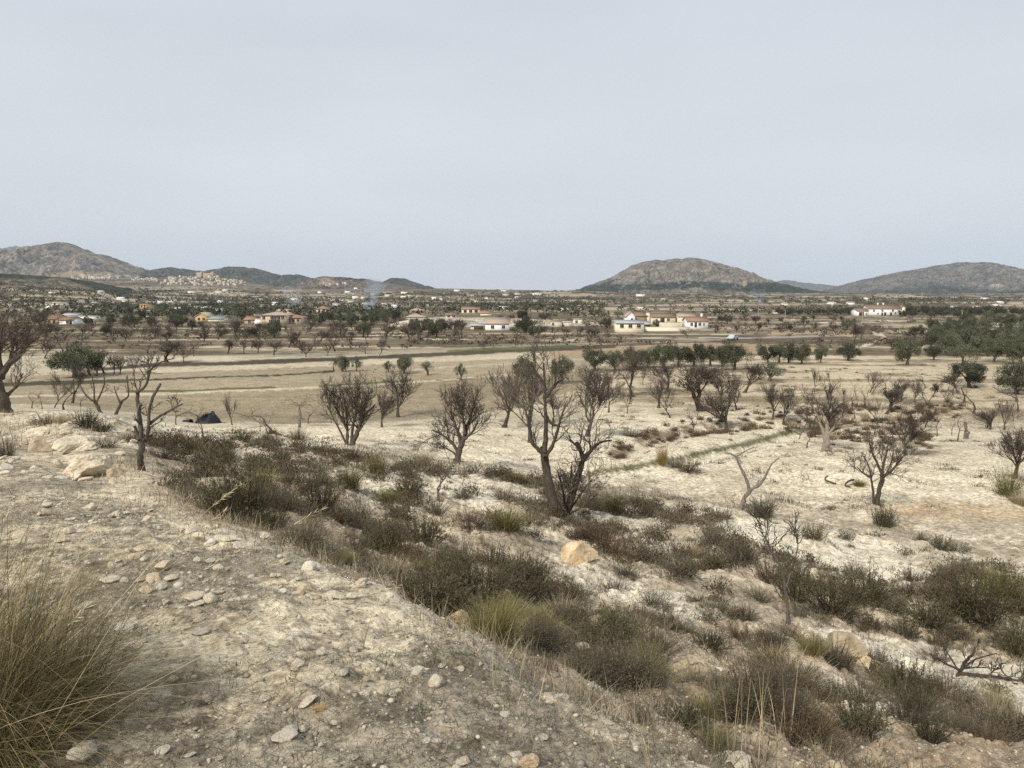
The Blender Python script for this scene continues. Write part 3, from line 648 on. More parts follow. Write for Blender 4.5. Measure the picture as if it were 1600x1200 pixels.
# ------------------------------------------------------------------ labels: every thing is told apart by its nearest landmark
LAND = [(222, 690, 'the dead pruned tree'), (140, 715, 'the large pale rock'), (862, 720, 'the tall central bare tree'), (905, 858, 'the big tan boulder'),
        (1320, 1008, 'the grey-brown boulder'), (1165, 750, 'the bleached forked tree'), (1370, 740, 'the bare tree on white soil'), (325, 653, 'the black heap'),
        (541, 655, 'the many-stemmed bare tree'), (716, 690, 'the leaning fan-shaped tree'), (684, 750, 'the small dead tree'), (1035, 712, 'the golden grass tuft'),
        (1500, 1050, 'the fallen dead branch'), (712, 955, 'the square edge block'), (90, 1050, 'the huge grass clump'), (1228, 890, 'the thin dead sapling'),
        (1290, 650, 'the pale-trunked bare tree'), (1515, 590, 'the broad low olive'), (305, 928, 'the long tan stone'), (1585, 720, 'the tree at the right edge'),
        (600, 1075, 'the upright pale stone'), (378, 770, 'the tall dark shrub'), (1500, 1100, 'the lower right corner'),
        (20, 560, 'the big bare tree at the left'), (115, 490, 'the white farmhouse at far left'), (318, 497, 'the yellow house'), (445, 498, 'the beige mansion'),
        (590, 485, 'the blue smoke'), (690, 505, 'the pale terraced bank'), (777, 508, 'the white shed-side house'), (885, 503, 'the small cream ruin'),
        (1010, 510, 'the long cream farm building'), (1088, 504, 'the red-roofed white cottage'), (1145, 529, 'the parked pale car'), (1370, 486, 'the long white farmhouse'),
        (1375, 533, 'the winding pale track'), (1148, 557, 'the tallest round olive'), (1417, 552, 'the solitary large olive')]
ORD = ['', 'second', 'third', 'fourth', 'fifth', 'sixth', 'seventh', 'eighth', 'ninth', 'tenth', 'eleventh', 'twelfth', 'thirteenth', 'fourteenth', 'fifteenth',
       'sixteenth', 'seventeenth', 'eighteenth', 'nineteenth', 'twentieth'] + [f'{k}th' for k in range(21, 99)]
PEND = []
def later(o, desc, cat, group, u, v): PEND.append((o, desc, u, v)); tag(o, None, cat, group)
def resolve_labels():
    g = {}
    for o, desc, u, v in PEND:
        best = sorted((((u - a) ** 2 + ((v - b) * 1.6) ** 2) ** .5, n_, a, b) for a, b, n_ in LAND)
        best = [q for q in best if q[0] > 3][0]
        d, n_, a, b = best
        if abs(u - a) >= abs(v - b): rel = 'right of' if u > a else 'left of'
        else: rel = 'below' if v > b else 'above'
        g.setdefault((desc, rel, n_), []).append((d, o))
    for (desc, rel, n_), l in g.items():
        l.sort(key=lambda q: q[0])
        for i, (d, o) in enumerate(l):
            o['label'] = f'{desc} {rel} {n_}' if len(l) == 1 else f'{desc}, {ORD[i] + " " if i else ""}nearest {rel} {n_}'

# ------------------------------------------------------------------ stones
def rock_mesh(name, seed, mat, sub=3, cuts=9, sx=1., sy=.8, sz=.55, rough=.12, smooth=False):
    rg = np.random.default_rng(seed)
    bm = bmesh.new(); bmesh.ops.create_icosphere(bm, subdivisions=sub, radius=.5)
    V = np.array([v.co[:] for v in bm.verts])
    for k in range(cuts):
        nrm = norm(rg.normal(size=3)); dd = rg.uniform(.26, .44)
        t = V @ nrm - dd; V = V - np.clip(t, 0, None)[:, None] * nrm * .97
    V = V + norm(V) * (fbm(V[:, 0] * 5 + 9 + seed, V[:, 1] * 5 + V[:, 2] * 3.3, seed, 5, .6) - .5)[:, None] * rough
    V *= np.array([sx, sy, sz])
    V[:, 2] -= V[:, 2].min()
    for v, c in zip(bm.verts, V): v.co = c
    me = bpy.data.meshes.new(name); bm.to_mesh(me); bm.free(); me.materials.append(mat)
    if smooth: me.polygons.foreach_set('use_smooth', np.ones(len(me.polygons), bool))
    return me
STONES = [rock_mesh('stone', 200 + i, M['stone'], 3, 7 + i % 5, 1, .75 + .05 * (i % 4), [.5, .35, .62, .45][i % 4], .08 + .02 * (i % 3)) for i in range(10)]
OCHRE = rock_mesh('stone', 231, M['ochre_rock'], 3, 6, 1, .45, .4, .06)
# big rocks and boulders: (u, v of the foot, width px, relative height, yaw, mesh)
def place_rock(u, v, wpx, me, rz, label, cat='rock', name='rock', D0=1.2, sink=.12, tilt=(0, 0), group=None, hs=1.0):
    x, y, z = hit(u, v, D0)
    s = wpx / F * math.hypot(y, 0)
    o = link(name, me, loc=(x, y, gz(x, y) - s * sink), rot=(tilt[0], tilt[1], rz), sc=(s, s, s * hs))
    if group: tag(o, None, cat, group)
    else: tag(o, label, cat)
    return o
BR = [rock_mesh('boulder', 300 + i, m_, 5, 9 + 5 * (i > 2), 1, sy, sz, rg_ * (1 + .6 * (i > 2))) for i, (m_, sy, sz, rg_) in enumerate([
    (M['tan_rock'], .8, .66, .07), (M['grey_rock'], .75, .58, .09), (M['tan_rock'], .8, .75, .08), (M['white_rock'], .85, .60, .15), (M['white_rock'], .7, .35, .12), (M['white_rock'], .8, .5, .14)])]
place_rock(905, 880, 66, BR[0], .5, 'big tan angular boulder among the dry shrubs in the middle of the slope', 'boulder', 'boulder', 9, .1)
place_rock(1318, 1032, 80, BR[1], .2, 'grey-brown boulder half buried in pale soil at lower right', 'boulder', 'boulder', 7, .15, (0, .12))
place_rock(1352, 1046, 34, BR[2], 1.2, 'small tan boulder leaning beside the grey-brown boulder', 'boulder', 'boulder', 7, .15)
place_rock(712, 972, 52, BR[2], .15, 'square tan block on the edge of the foreground bank', 'boulder', 'boulder', 1.2, .25, (.05, -.1))
place_rock(152, 742, 92, BR[5], .3, 'large pale weathered rock sloping on the left bank', 'boulder', 'boulder', 1.2, .05, (.12, -.28), hs=1.0)
place_rock(118, 704, 72, BR[3], 2.3, 'pale rock behind and left of the large sloping rock', 'boulder', 'boulder', 1.2, .15, (.1, -.1), hs=.8)
place_rock(62, 706, 50, BR[1], .6, 'dark-sided slab left of the large pale rocks', 'rock', 'rock', 1.2, .15)
place_rock(60, 682, 58, BR[4], .1, 'flat overhanging slab on the left bank crest', 'rock', 'rock', 1.2, .05, (.05, 0))
place_rock(80, 694, 38, BR[4], 1.0, 'thin pale slab just below the overhanging slab', 'rock', 'rock', 1.2, .1)
place_rock(105, 679, 26, BR[5], .4, 'small pale rock right of the overhanging slab', 'rock', 'rock', 1.2, .1)
place_rock(16, 725, 26, BR[5], 2.0, 'pale rock at the far left edge of the bank', 'rock', 'rock')
place_rock(75, 747, 24, BR[4], .4, 'pale flat rock lying below the dark-sided slab', 'rock', 'rock')
place_rock(178, 745, 34, BR[1], .9, 'dark grey-brown rock at the right foot of the large pale rock', 'rock', 'rock')
place_rock(180, 808, 30, BR[5], 2.2, 'knobbly pale rock on the bank below the dead tree', 'rock', 'rock')
place_rock(565, 921, 28, BR[3], .2, 'white rough rock standing on the bank edge by the shrubs', 'rock', 'rock', hs=1.1)
place_rock(444, 882, 24, BR[5], 1.1, 'white pinkish rock on the bank left of the edge rock', 'rock', 'rock', hs=1.1)
place_rock(910, 1028, 34, BR[5], .5, 'white rock in the green grass beyond the bank edge', 'rock', 'rock', 5)
place_rock(920, 1056, 24, BR[2], 1.5, 'small tan rock below the white rock in the grass', 'rock', 'rock', 4.5)
place_rock(960, 1055, 26, BR[5], .9, 'pale rounded rock right of the white rock in the grass', 'rock', 'rock', 4.8)
place_rock(858, 1100, 52, BR[4], -.7, 'long pale half buried rock in the right of the bank', 'rock', 'rock', 1.2, .2)
place_rock(1035, 1140, 50, BR[4], -.5, 'pale crusty rock on the bank edge at lower right', 'rock', 'rock', 1.2, .25)
place_rock(1150, 1199, 95, BR[3], .6, 'crumbly pinkish rock at the bottom edge of the picture', 'rock', 'rock', 1.2, .3, hs=.7)
place_rock(826, 1205, 38, BR[2], .3, 'tan angular rock at the bottom edge left of centre', 'rock', 'rock', hs=.9)
place_rock(485, 775, 40, BR[3], .3, 'pointed white rock between shrubs left of the esparto tufts', 'rock', 'rock', 10, hs=.9) if False else place_rock(522, 752, 32, BR[3], .3, 'pointed white rock behind the yellow-green tuft', 'rock', 'rock', 12)
place_rock(300, 716, 26, BR[4], .3, 'small white slab behind the bank near the dark shrub', 'rock', 'rock', 14)
place_rock(1395, 912, 0.1 * 1, STONES[0], 0, 'x') if False else None
# named stones of the foreground bank: (u, v, width px, mesh index, yaw, height, label)
for (u, v, wp, k, rz, hs, lb) in [
    (175, 917, 42, 1, .1, .6, 'flat white triangular stone on the bank beside the grass clump'),
    (228, 926, 30, 3, .6, .8, 'white stone with a shaded side right of the triangular stone'),
    (253, 921, 22, 2, 1.0, .8, 'small white stone leaning between two stones'),
    (268, 911, 26, 0, .2, .7, 'cream oblong stone behind the small white stone'),
    (305, 937, 46, 1, .35, .8, 'long tan stone tapering to the left on the bank'),
    (196, 982, 40, 0, .0, .7, 'brown rounded stone at the tips of the grass clump'),
    (314, 994, 36, 1, .3, .5, 'flat pointed pale stone below the long tan stone'),
    (205, 1075, 38, 1, .4, .6, 'grey flat stone beside the lower grass blades'),
    (270, 1060, 22, 2, .2, .7, 'small pinkish-brown stone right of the grey flat stone'),
    (221, 862, 28, 3, -.5, .7, 'white stone up the bank above the triangular stone'),
    (95, 843, 24, 0, .2, .6, 'pale stone behind the grass stalks at far left'),
    (414, 1096, 22, 2, .2, .9, 'smooth rounded white pebble in the middle of the bank'),
    (403, 1060, 22, 0, .4, .8, 'yellowish oval stone left of the round tan stone'),
    (467, 1046, 25, 2, .1, .9, 'round tan stone on bare soil'),
    (459, 1056, 18, 3, 1.1, .8, 'broken white stone just below the round tan stone'),
    (504, 1026, 26, 0, 1.0, .9, 'pinkish upright stone above the round tan stone'),
    (536, 1066, 20, 2, .6, .8, 'round grey-brown stone left of the small white stone'),
    (572, 1064, 16, 2, .2, .8, 'small white rounded stone beside the grey-brown one'),
    (597, 1086, 26, 3, .9, 1.2, 'upright pale stone with a pointed top on the bank'),
    (452, 1138, 32, 3, .4, .8, 'broken cream stone in the lower bank'),
    (474, 1131, 20, 2, 1.3, .9, 'cream stone touching the broken stone on its right'),
    (690, 1042, 14, 2, .3, .8, 'small round white stone in the middle of the bank edge side'),
    (790, 1123, 26, 1, -.6, .5, 'pale flat stone lying diagonally on the right of the bank'),
    (668, 1162, 20, 0, .2, .8, 'pale stone low in the middle of the bank'),
    (724, 1200, 30, 0, .1, .8, 'tan flat stone at the bottom edge of the picture'),
    (552, 1184, 22, 2, .2, .6, 'smooth white stone near the bottom left of centre'),
    (342, 1180, 20, 1, .2, .6, 'small flat white stone low on the bank by the grass clump'),
    (432, 897, 22, 1, .2, .7, 'flat cream stone on the upper bank'),
    (360, 847, 34, 0, .1, .6, 'tan stone near the bank edge below the tall dark shrub'),
    (415, 846, 20, 2, .5, .8, 'cream stone at the bank edge in the grass')]:
    place_rock(u, v, wp * .88, STONES[k], rz, lb, 'stone', 'stone', 1.2, .05, hs=hs * 1.45)
place_rock(500, 1111, 26, OCHRE, .2, 'bright ochre oblong stone in the middle of the bank', 'stone', 'stone', 1.2, .05)
for k in range(34):
    u = rng.uniform(0, 215); v = 668 + 80 * rng.random() + (10 if u > 120 else 0); x, y, z = hit(u, v); s = rng.uniform(.08, .36)
    o = link('rock', [BR[3], BR[4], BR[5], BR[4], STONES[1], STONES[5]][rng.integers(6)], loc=(x, y, gz(x, y) - s * .06), rot=(rng.normal(0, .25), rng.normal(0, .25), rng.uniform(0, 6.3)), sc=(s, s, s * rng.uniform(.6, 1.1)))
    later(o, 'pale broken rock', 'rock', 'broken rocks of the left bank', u, v)
# more countable stones on the bank
cnt = 0
while cnt < 210:
    x = rng.uniform(-9, 1.6); y = rng.uniform(1.8, 11)
    d0, sg = polydist(np.array([x]), np.array([y]), EDGE)
    if sg[0] * d0[0] > .15: continue
    z = gz(x, y); u, v = project(x, y, z); u, v = float(u), float(v)
    if not (60 < u < 1150 and 690 < v < 1200): continue
    s = min(.15, .030 + rng.exponential(.020) * (1 + y * .12))
    o = link('stone', STONES[rng.integers(10)], loc=(x, y, z - s * .07), rot=(rng.normal(0, .2), rng.normal(0, .2), rng.uniform(0, 6.3)), sc=(s, s, s * rng.uniform(.7, 1.25)))
    later(o, 'small pale stone', 'stone', 'loose stones on the foreground bank', u, v); cnt += 1
cnt = 0
while cnt < 55:
    y = rng.uniform(6, 32); x = rng.uniform(-.35, .68) * y
    d0, sg = polydist(np.array([x]), np.array([y]), EDGE)
    if sg[0] < 0: continue
    z = gz(x, y); u, v = project(x, y, z); u, v = float(u), float(v)
    if not (300 < u < 1590 and 740 < v < 1190): continue
    s = rng.uniform(.08, .16) * (1 + y * .035)
    o = link('stone', STONES[rng.integers(10)], loc=(x, y, z - s * .15), rot=(rng.normal(0, .15), rng.normal(0, .15), rng.uniform(0, 6.3)), sc=(s, s, s * rng.uniform(.6, 1)))
    later(o, 'pale stone among shrubs', 'stone', 'loose stones on the shrubby slope', u, v); cnt += 1
# gravel too small to count
def gravel():
    bm = bmesh.new(); bmesh.ops.create_icosphere(bm, subdivisions=1, radius=.5)
    T = np.array([v.co[:] for v in bm.verts]); Fc = np.array([[v.index for v in f.verts] for f in bm.faces]); bm.free()
    n = 26000
    y = np.concatenate([rng.uniform(1.6, 12, int(n * .6)), 4 + 56 * rng.random(int(n * .7)) ** 1.5]); n = len(y)
    x = rng.uniform(-.72, .72, n) * y
    d0, sg = polydist(x, y, EDGE); bank = sg * d0 < .1
    s = np.where(bank, .005 + rng.exponential(.007, n), .018 + rng.exponential(.016, n)) * np.where(bank, 1 + y * .05, .4 + y * .022)
    s = np.minimum(s, .12)
    z = terrain(x, y)
    a = rng.uniform(0, 6.3, n); V = T[None] * (1 + rng.normal(0, .22, (n, len(T), 1)))
    V = V * (s[:, None] * np.stack([np.ones(n), rng.uniform(.6, 1, n), rng.uniform(.35, .7, n)], 1))[:, None]
    c, q = np.cos(a)[:, None], np.sin(a)[:, None]
    V = np.stack([V[..., 0] * c - V[..., 1] * q, V[..., 0] * q + V[..., 1] * c, V[..., 2]], -1) + np.stack([x, y, z + s * .12], 1)[:, None]
    Fa = (Fc[None] + (np.arange(n) * len(T))[:, None, None]).reshape(-1, 3)
    m, nn, b = mat_base('gravel_stone', .9)
    at_ = N(nn, 'ShaderNodeAttribute', attribute_name='tone')
    nn.links.new(rampn(nn, [(0, (.28, .24, .18)), (.5, (.46, .40, .31)), (.93, (.60, .54, .43)), (1, (.50, .38, .25))], at_.outputs['Fac']), b.inputs['Base Color'])
    me = mesh_np('gravel', V, Fa, m, np.repeat(rng.random(n), len(T)))
    tag(link('gravel', me), kind='stuff')
gravel()

# ------------------------------------------------------------------ dry litter, grass and low tufts nobody could count
def scatter_xy(n, y0, y1, a0=-.72, a1=.72, pw=1.0):
    y = y0 + (y1 - y0) * rng.random(n) ** pw; return rng.uniform(a0, a1, n) * y, y
def litter():
    x, y = scatter_xy(90000, 1.7, 14, pw=1.2)
    d0, sg = polydist(x, y, EDGE); k = (sg * d0 < .3) & (fbm(x * .8, y * .8, 61, 5, .62) * .65 + fbm(x * 3.1, y * 3.1, 62, 4, .65) * .35 >.45 + rng.normal(0, .04, len(x)))
    x, y = x[k], y[k]; n = len(x); z = terrain(x, y)
    L = rng.uniform(.02, .075, n) * (1 + y * .05)
    V, Q, t, _ = blades(np.stack([x, y, z + .001], 1), rng.uniform(0, 6.3, n), rng.normal(1.25, .28, n), L, np.full(n, .0022) * (1 + y * .1), rng.normal(0, .4, n), 2)
    tag(link('dry_litter', mesh_np('dry_litter', V, Q, M['litter'], t)), kind='stuff')
    x, y = scatter_xy(1100, 2.2, 12); d0, sg = polydist(x, y, EDGE); k = (sg * d0 < .1) & (fbm(x * .9, y * .9, 91, 3) > .6)
    x, y = x[k], y[k]; bx = np.repeat(x, 26) + rng.normal(0, .035, len(x) * 26); by = np.repeat(y, 26) + rng.normal(0, .035, len(x) * 26)
    n = len(bx); z = terrain(bx, by)
    V, Q, t, _ = blades(np.stack([bx, by, z], 1), rng.uniform(0, 6.3, n), rng.uniform(.2, 1.3, n), rng.uniform(.01, .035, n), np.full(n, .004), rng.uniform(0, .5, n), 2)
    tag(link('green_weeds', mesh_np('green_weeds', V, Q, M['weed'], t)), kind='stuff')
litter()
def edge_grass():
    A = Acc(); n = 9000
    seg = np.hypot(*np.diff(EDGE[1:15], axis=0).T); cum = np.concatenate([[0], np.cumsum(1 / (1 + np.hypot(*EDGE[1:14].T)) * seg)])
    q = rng.random(n) * cum[-1]; px = np.interp(q, cum, EDGE[1:15, 0]); py = np.interp(q, cum, EDGE[1:15, 1]); r = np.hypot(px, py)
    off = rng.normal(.28, .28, n) * (1 + r * .05)
    x = px + off * .6; y = py + off * .9
    keep = fbm(x * 1.3 + 7, y * 1.3, 93, 3) > .44; x, y, r = x[keep], y[keep], r[keep]; n = len(x)
    z = terrain(x, y)
    V, Q, t, _ = blades(np.stack([x, y, z - .01], 1), rng.uniform(0, 6.3, n), np.abs(rng.normal(.25, .25, n)), rng.uniform(.05, .24, n) * (1 + r * .02), .0022 * (1 + r * .22), rng.uniform(0, .6, n), 3)
    tag(link('dry_grass', mesh_np('dry_grass', V, Q, M['straw'], t)), kind='stuff')
edge_grass()
BELT = [(200, 690), (420, 678), (560, 715), (700, 738), (900, 745), (960, 770), (1080, 790), (1180, 805), (1300, 835), (1450, 862), (1610, 890), (1640, 1260), (1180, 1260), (860, 1060), (600, 905), (430, 850), (300, 800)]
def undergrowth():
    """low grey tufts and dry grass between the shrubs of the slope, and scattered over the white fields"""
    n = 6400
    x, y = scatter_xy(n, 4, 60, -.6, .72, 1.15)
    d0, sg = polydist(x, y, EDGE); z = terrain(x, y); u, v = project(x, y, z)
    bare_ = np.zeros(len(u), bool)
    for P_ in BARE: bare_ |= inpoly(u, v, P_)
    k = (sg > 0) & ~(bare_ & (rng.random(len(u)) < .8)) & inpoly(u, v, BELT) & (fbm(x * .5, y * .5, 95, 4) > rng.uniform(.36, .60, n))
    xs, ys = x[k], y[k]; hs = rng.uniform(.07, .26, k.sum()); rs = rng.uniform(.08, .30, k.sum())
    x2, y2 = scatter_xy(1500, 34, 130, -.25, .72, 1.2); z2 = terrain(x2, y2); u2, v2 = project(x2, y2, z2)
    k2 = (v2 < 800) & (v2 > 552) & ~inpoly(u2, v2, TAN1) & ~inpoly(u2, v2, TAN2) & (fbm(x2 * .12, y2 * .25, 96, 4) > rng.uniform(.45, .62, 1500))
    xs = np.append(xs, x2[k2]); ys = np.append(ys, y2[k2]); hs = np.append(hs, rng.uniform(.1, .35, k2.sum())); rs = np.append(rs, rng.uniform(.2, .8, k2.sum()))
    Vs, Qs, Ts, off = [], [], [], 0
    nb = 46; m = len(xs)
    bx = np.repeat(xs, nb) + rng.normal(0, .45, m * nb) * np.repeat(rs, nb); by = np.repeat(ys, nb) + rng.normal(0, .45, m * nb) * np.repeat(rs, nb)
    bz = terrain(bx, by, True); r = np.hypot(bx, by)
    V, Q, t, _ = blades(np.stack([bx, by, bz - .02], 1), rng.uniform(0, 6.3, m * nb), np.abs(rng.normal(.5, .35, m * nb)), np.repeat(hs, nb) * rng.uniform(.5, 1.2, m * nb), .003 + .0006 * r, rng.uniform(0, .7, m * nb), 2,
                        tone=np.clip(np.repeat(rng.random(m), nb) * .7 + rng.random(m * nb) * .3, 0, 1))
    tag(link('undergrowth', mesh_np('undergrowth', V, Q, M['s_grey'], t)), kind='stuff')
undergrowth()

# ------------------------------------------------------------------ shrubs
def shrub_mesh(name, seed, kind, mat, nst=150, nleaf=2600):
    """unit shrub: about 1 wide and 1 tall (scaled when placed)"""
    rg = np.random.default_rng(seed); A = Acc()
    if kind in ('bush', 'thyme'):
        lean = np.abs(rg.normal(.0, .55, nst)) if kind == 'bush' else rg.uniform(0, 1.2, nst)
        lump = 1 + .3 * np.sin(rg.uniform(0, 6.3) + 3 * rg.uniform(0, 6.3, nst))
        L = rg.uniform(.55, 1.05, nst) * np.clip(1.05 - .45 * lean, .4, 1) * np.clip(lump, .7, 1.2)
        base = np.stack([rg.normal(0, .13, nst), rg.normal(0, .13, nst), np.zeros(nst)], 1)
        az = np.arctan2(base[:, 1], base[:, 0]) + rg.normal(0, .7, nst)
        V, Q, t, P = blades(base, az, lean, L, np.full(nst, .012), rg.uniform(-.1, .25, nst), 5, tone=rg.uniform(0, .35, nst), rg=rg); A.add(V, Q, t)
        i = rg.integers(0, nst, nleaf); f = rg.uniform(.35, 1, nleaf) ** .8 * (P.shape[1] - 1.001); j = f.astype(int); fr = (f - j)[:, None]
        c = P[i, j] * (1 - fr) + P[i, j + 1] * fr
        d = norm(P[i, j + 1] - P[i, j]) + rg.normal(0, .42 if kind == 'bush' else .7, (nleaf, 3))
        ll = rg.uniform(.035, .085, nleaf) if kind == 'bush' else rg.uniform(.035, .09, nleaf)
        tn = np.clip(rg.random(nleaf) * .6 + .4 * rg.random(nst)[i] + .15 * (f / 5 - .5), 0, 1)
        V, Q, t = diamonds(c, d, ll, ll * (.20 if kind == 'bush' else .13), tn, rg); A.add(V, Q, t)
    else:                                            # tuft of blades
        n = nleaf
        base = np.stack([rg.normal(0, .10, n), rg.normal(0, .10, n), np.zeros(n)], 1)
        az = np.arctan2(base[:, 1], base[:, 0]) + rg.normal(0, .6, n)
        V, Q, t, P = blades(base, az, np.abs(rg.normal(.1, .38, n)), rg.uniform(.5, 1.1, n), np.full(n, .008), rg.uniform(0, .55, n), 4, rg=rg); A.add(V, Q, t)
    return A.mesh(name, mat)
SH = {}
for k, (kd, mt, n0, ns, nl) in {'green': ('bush', 's_green', 5, 200, 4600), 'grey': ('thyme', 's_grey', 4, 260, 1900), 'brown': ('thyme', 's_brown', 3, 240, 1800),
                                'tuft': ('tuft', 's_yellow', 3, 0, 700), 'straw': ('tuft', 'straw', 2, 0, 480), 'gold': ('tuft', 'gold', 1, 0, 600), 'broom': ('bush', 's_yellow', 2, 240, 1900)}.items():
    SH[k] = [shrub_mesh({'tuft': 'grass_tuft', 'straw': 'grass_tuft', 'gold': 'grass_tuft'}.get(k, 'shrub'), 400 + 17 * i + len(k) * 31, kd, M[mt], ns, nl) for i in range(n0)]
SD = {'green': ('dark green shrub', 'shrub', 'shrub'), 'grey': ('grey-brown dry thyme shrub', 'shrub', 'shrub'), 'brown': ('brown withered shrub', 'shrub', 'shrub'),
      'tuft': ('yellow-green grass tuft', 'grass tuft', 'grass_tuft'), 'straw': ('straw-coloured grass tuft', 'grass tuft', 'grass_tuft'),
      'gold': ('upright golden grass tuft', 'grass tuft', 'grass_tuft'), 'broom': ('yellow-green broom bush', 'shrub', 'shrub')}
NSH = 0
def put_shrub(x, y, wm, hm, kind, label=None, u=None, v=None):
    global NSH
    z = gz(x, y); me = SH[kind][rng.integers(len(SH[kind]))]
    o = link(SD[kind][2], me, loc=(x, y, z - .03), rot=(rng.normal(0, .05), rng.normal(0, .05), rng.uniform(0, 6.3)), sc=(wm, wm, hm))
    NSH += 1
    if label: tag(o, label, SD[kind][1], 'shrubs and tufts of the slope')
    else: later(o, SD[kind][0], SD[kind][1], 'shrubs and tufts of the slope', u, v)
BIG = [(378, 838, 125, 105, 'green', 11.5, 'tall dark green shrub behind the bank, the highest at left'),
 (335, 800, 70, 60, 'grey', 12), (430, 838, 60, 45, 'green', 11), (470, 845, 60, 60, 'straw', 8.5), (280, 712, 55, 38, 'green', 20), (312, 716, 48, 30, 'tuft', 20), (255, 720, 40, 30, 'grey', 18),
 (500, 812, 70, 62, 'green', 14), (560, 820, 70, 48, 'grey', 14), (605, 868, 85, 60, 'green', 10), (660, 858, 95, 62, 'green', 11), (555, 868, 70, 45, 'grey', 9.5), (615, 905, 60, 45, 'straw', 7),
 (700, 925, 80, 68, 'green', 8), (752, 935, 115, 82, 'green', 8.5), (820, 930, 100, 66, 'green', 9), (725, 885, 70, 44, 'brown', 10), (690, 880, 55, 40, 'grey', 10), (660, 905, 50, 40, 'tuft', 7.5),
 (545, 762, 62, 52, 'tuft', 20), (590, 742, 50, 40, 'tuft', 24), (663, 730, 42, 36, 'straw', 28), (632, 745, 58, 26, 'grey', 26), (638, 776, 66, 32, 'green', 20), (550, 720, 42, 30, 'brown', 30),
 (465, 688, 36, 24, 'brown', 38), (418, 692, 34, 20, 'brown', 34), (500, 760, 55, 35, 'grey', 18), (455, 760, 55, 40, 'grey', 16), (440, 720, 45, 25, 'green', 24), (380, 690, 50, 22, 'green', 30),
 (790, 832, 90, 50, 'tuft', 16), (740, 832, 66, 38, 'brown', 15), (725, 778, 44, 26, 'grey', 24), (785, 782, 50, 26, 'grey', 24), (806, 756, 32, 26, 'tuft', 30), (832, 822, 60, 36, 'grey', 18),
 (935, 848, 82, 56, 'brown', 17), (925, 800, 60, 40, 'grey', 22), (955, 806, 48, 56, 'tuft', 22), (992, 792, 50, 32, 'grey', 24), (1002, 880, 70, 44, 'grey', 15), (1050, 905, 70, 44, 'grey', 14), (975, 905, 50, 34, 'grey', 13),
 (1035, 728, 26, 46, 'gold', 40, 'upright golden grass tuft beside the green ditch'),
 (1075, 738, 52, 28, 'brown', 38), (1055, 732, 30, 22, 'grey', 38), (985, 682, 34, 18, 'brown', 60), (1192, 812, 48, 36, 'green', 26, 'dark compact shrub at the foot of the bleached forked tree'),
 (1380, 822, 46, 38, 'green', 28, 'dark compact shrub below the bare tree on white soil'), (1272, 846, 48, 32, 'broom', 22), (1298, 960, 115, 76, 'green', 12.5), (1352, 950, 105, 66, 'green', 13.5),
 (1245, 940, 85, 70, 'green', 13), (1205, 912, 78, 56, 'brown', 14), (1395, 962, 60, 40, 'grey', 13), (1160, 880, 70, 44, 'grey', 16), (1115, 850, 66, 40, 'grey', 18), (1130, 812, 44, 26, 'brown', 24),
 (1450, 985, 105, 62, 'green', 12), (1520, 972, 125, 90, 'green', 12.5), (1560, 935, 90, 62, 'broom', 14), (1590, 1022, 90, 68, 'green', 11), (1478, 940, 70, 44, 'brown', 14), (1360, 985, 50, 30, 'grey', 12),
 (1430, 1122, 80, 66, 'green', 8), (1250, 1198, 150, 96, 'brown', 6.2), (1340, 1210, 110, 70, 'green', 6.6), (1070, 1135, 100, 62, 'green', 5.6), (1165, 1128, 105, 66, 'green', 6.6), (1225, 1130, 80, 50, 'grey', 7),
 (1010, 1075, 90, 52, 'tuft', 5.8), (1120, 1170, 90, 60, 'tuft', 5.2), (850, 1000, 80, 50, 'tuft', 6.6), (785, 975, 80, 52, 'tuft', 6.6), (900, 985, 60, 40, 'green', 7.2), (950, 992, 46, 44, 'tuft', 8), (1070, 990, 44, 26, 'grey', 9),
 (960, 930, 56, 34, 'brown', 10), (1020, 950, 60, 36, 'grey', 10.5), (1120, 960, 60, 34, 'grey', 11), (1165, 975, 50, 30, 'grey', 11.5), (1450, 1210, 70, 56, 'green', 6.8), (1540, 1205, 90, 56, 'brown', 7.2), (1590, 1130, 60, 40, 'grey', 8.5),
 (1575, 775, 52, 56, 'broom', 36, 'green broom bush at the foot of the tree at the right edge'), (1592, 790, 40, 30, 'straw', 35), (1342, 762, 28, 15, 'tuft', 40), (1470, 862, 50, 26, 'green', 25), (1500, 860, 40, 20, 'grey', 25), (1440, 848, 34, 20, 'grey', 26),
 (72, 664, 60, 22, 'brown', 24), (135, 668, 50, 30, 'green', 22), (10, 712, 40, 48, 'brown', 15), (100, 662, 40, 20, 'straw', 24), (165, 700, 44, 24, 'grey', 19), (230, 695, 40, 24, 'brown', 20), (200, 690, 40, 20, 'straw', 20), (160, 676, 40, 24, 'green', 22),
 (1610, 960, 60, 60, 'green', 13), (1300, 1100, 60, 40, 'grey', 8.5), (1270, 1066, 36, 26, 'green', 9.5), (1210, 1010, 60, 36, 'grey', 10), (1370, 1040, 60, 40, 'grey', 10.5), (1460, 1035, 50, 30, 'grey', 10.5)]
for q in BIG:
    u, v, wp, hp, kd, D0 = q[:6]
    x, y, z = hit(u, v, D0 * .85)
    if y > 3 * D0: y = D0; x = atan_u(u, v) * D0
    put_shrub(x, y, wp / F * y * (.84 if kd == 'green' else .95), hp / F * y * .95, kd, q[6] if len(q) > 6 else None, u, v)
cand = []
x, y = scatter_xy(2600, 5.5, 58, -.5, .70, .95)
z = terrain(x, y); U, Vv = project(x, y, z); d0, sg = polydist(x, y, EDGE)
dens = fbm(x * .22, y * .22, 97, 4)
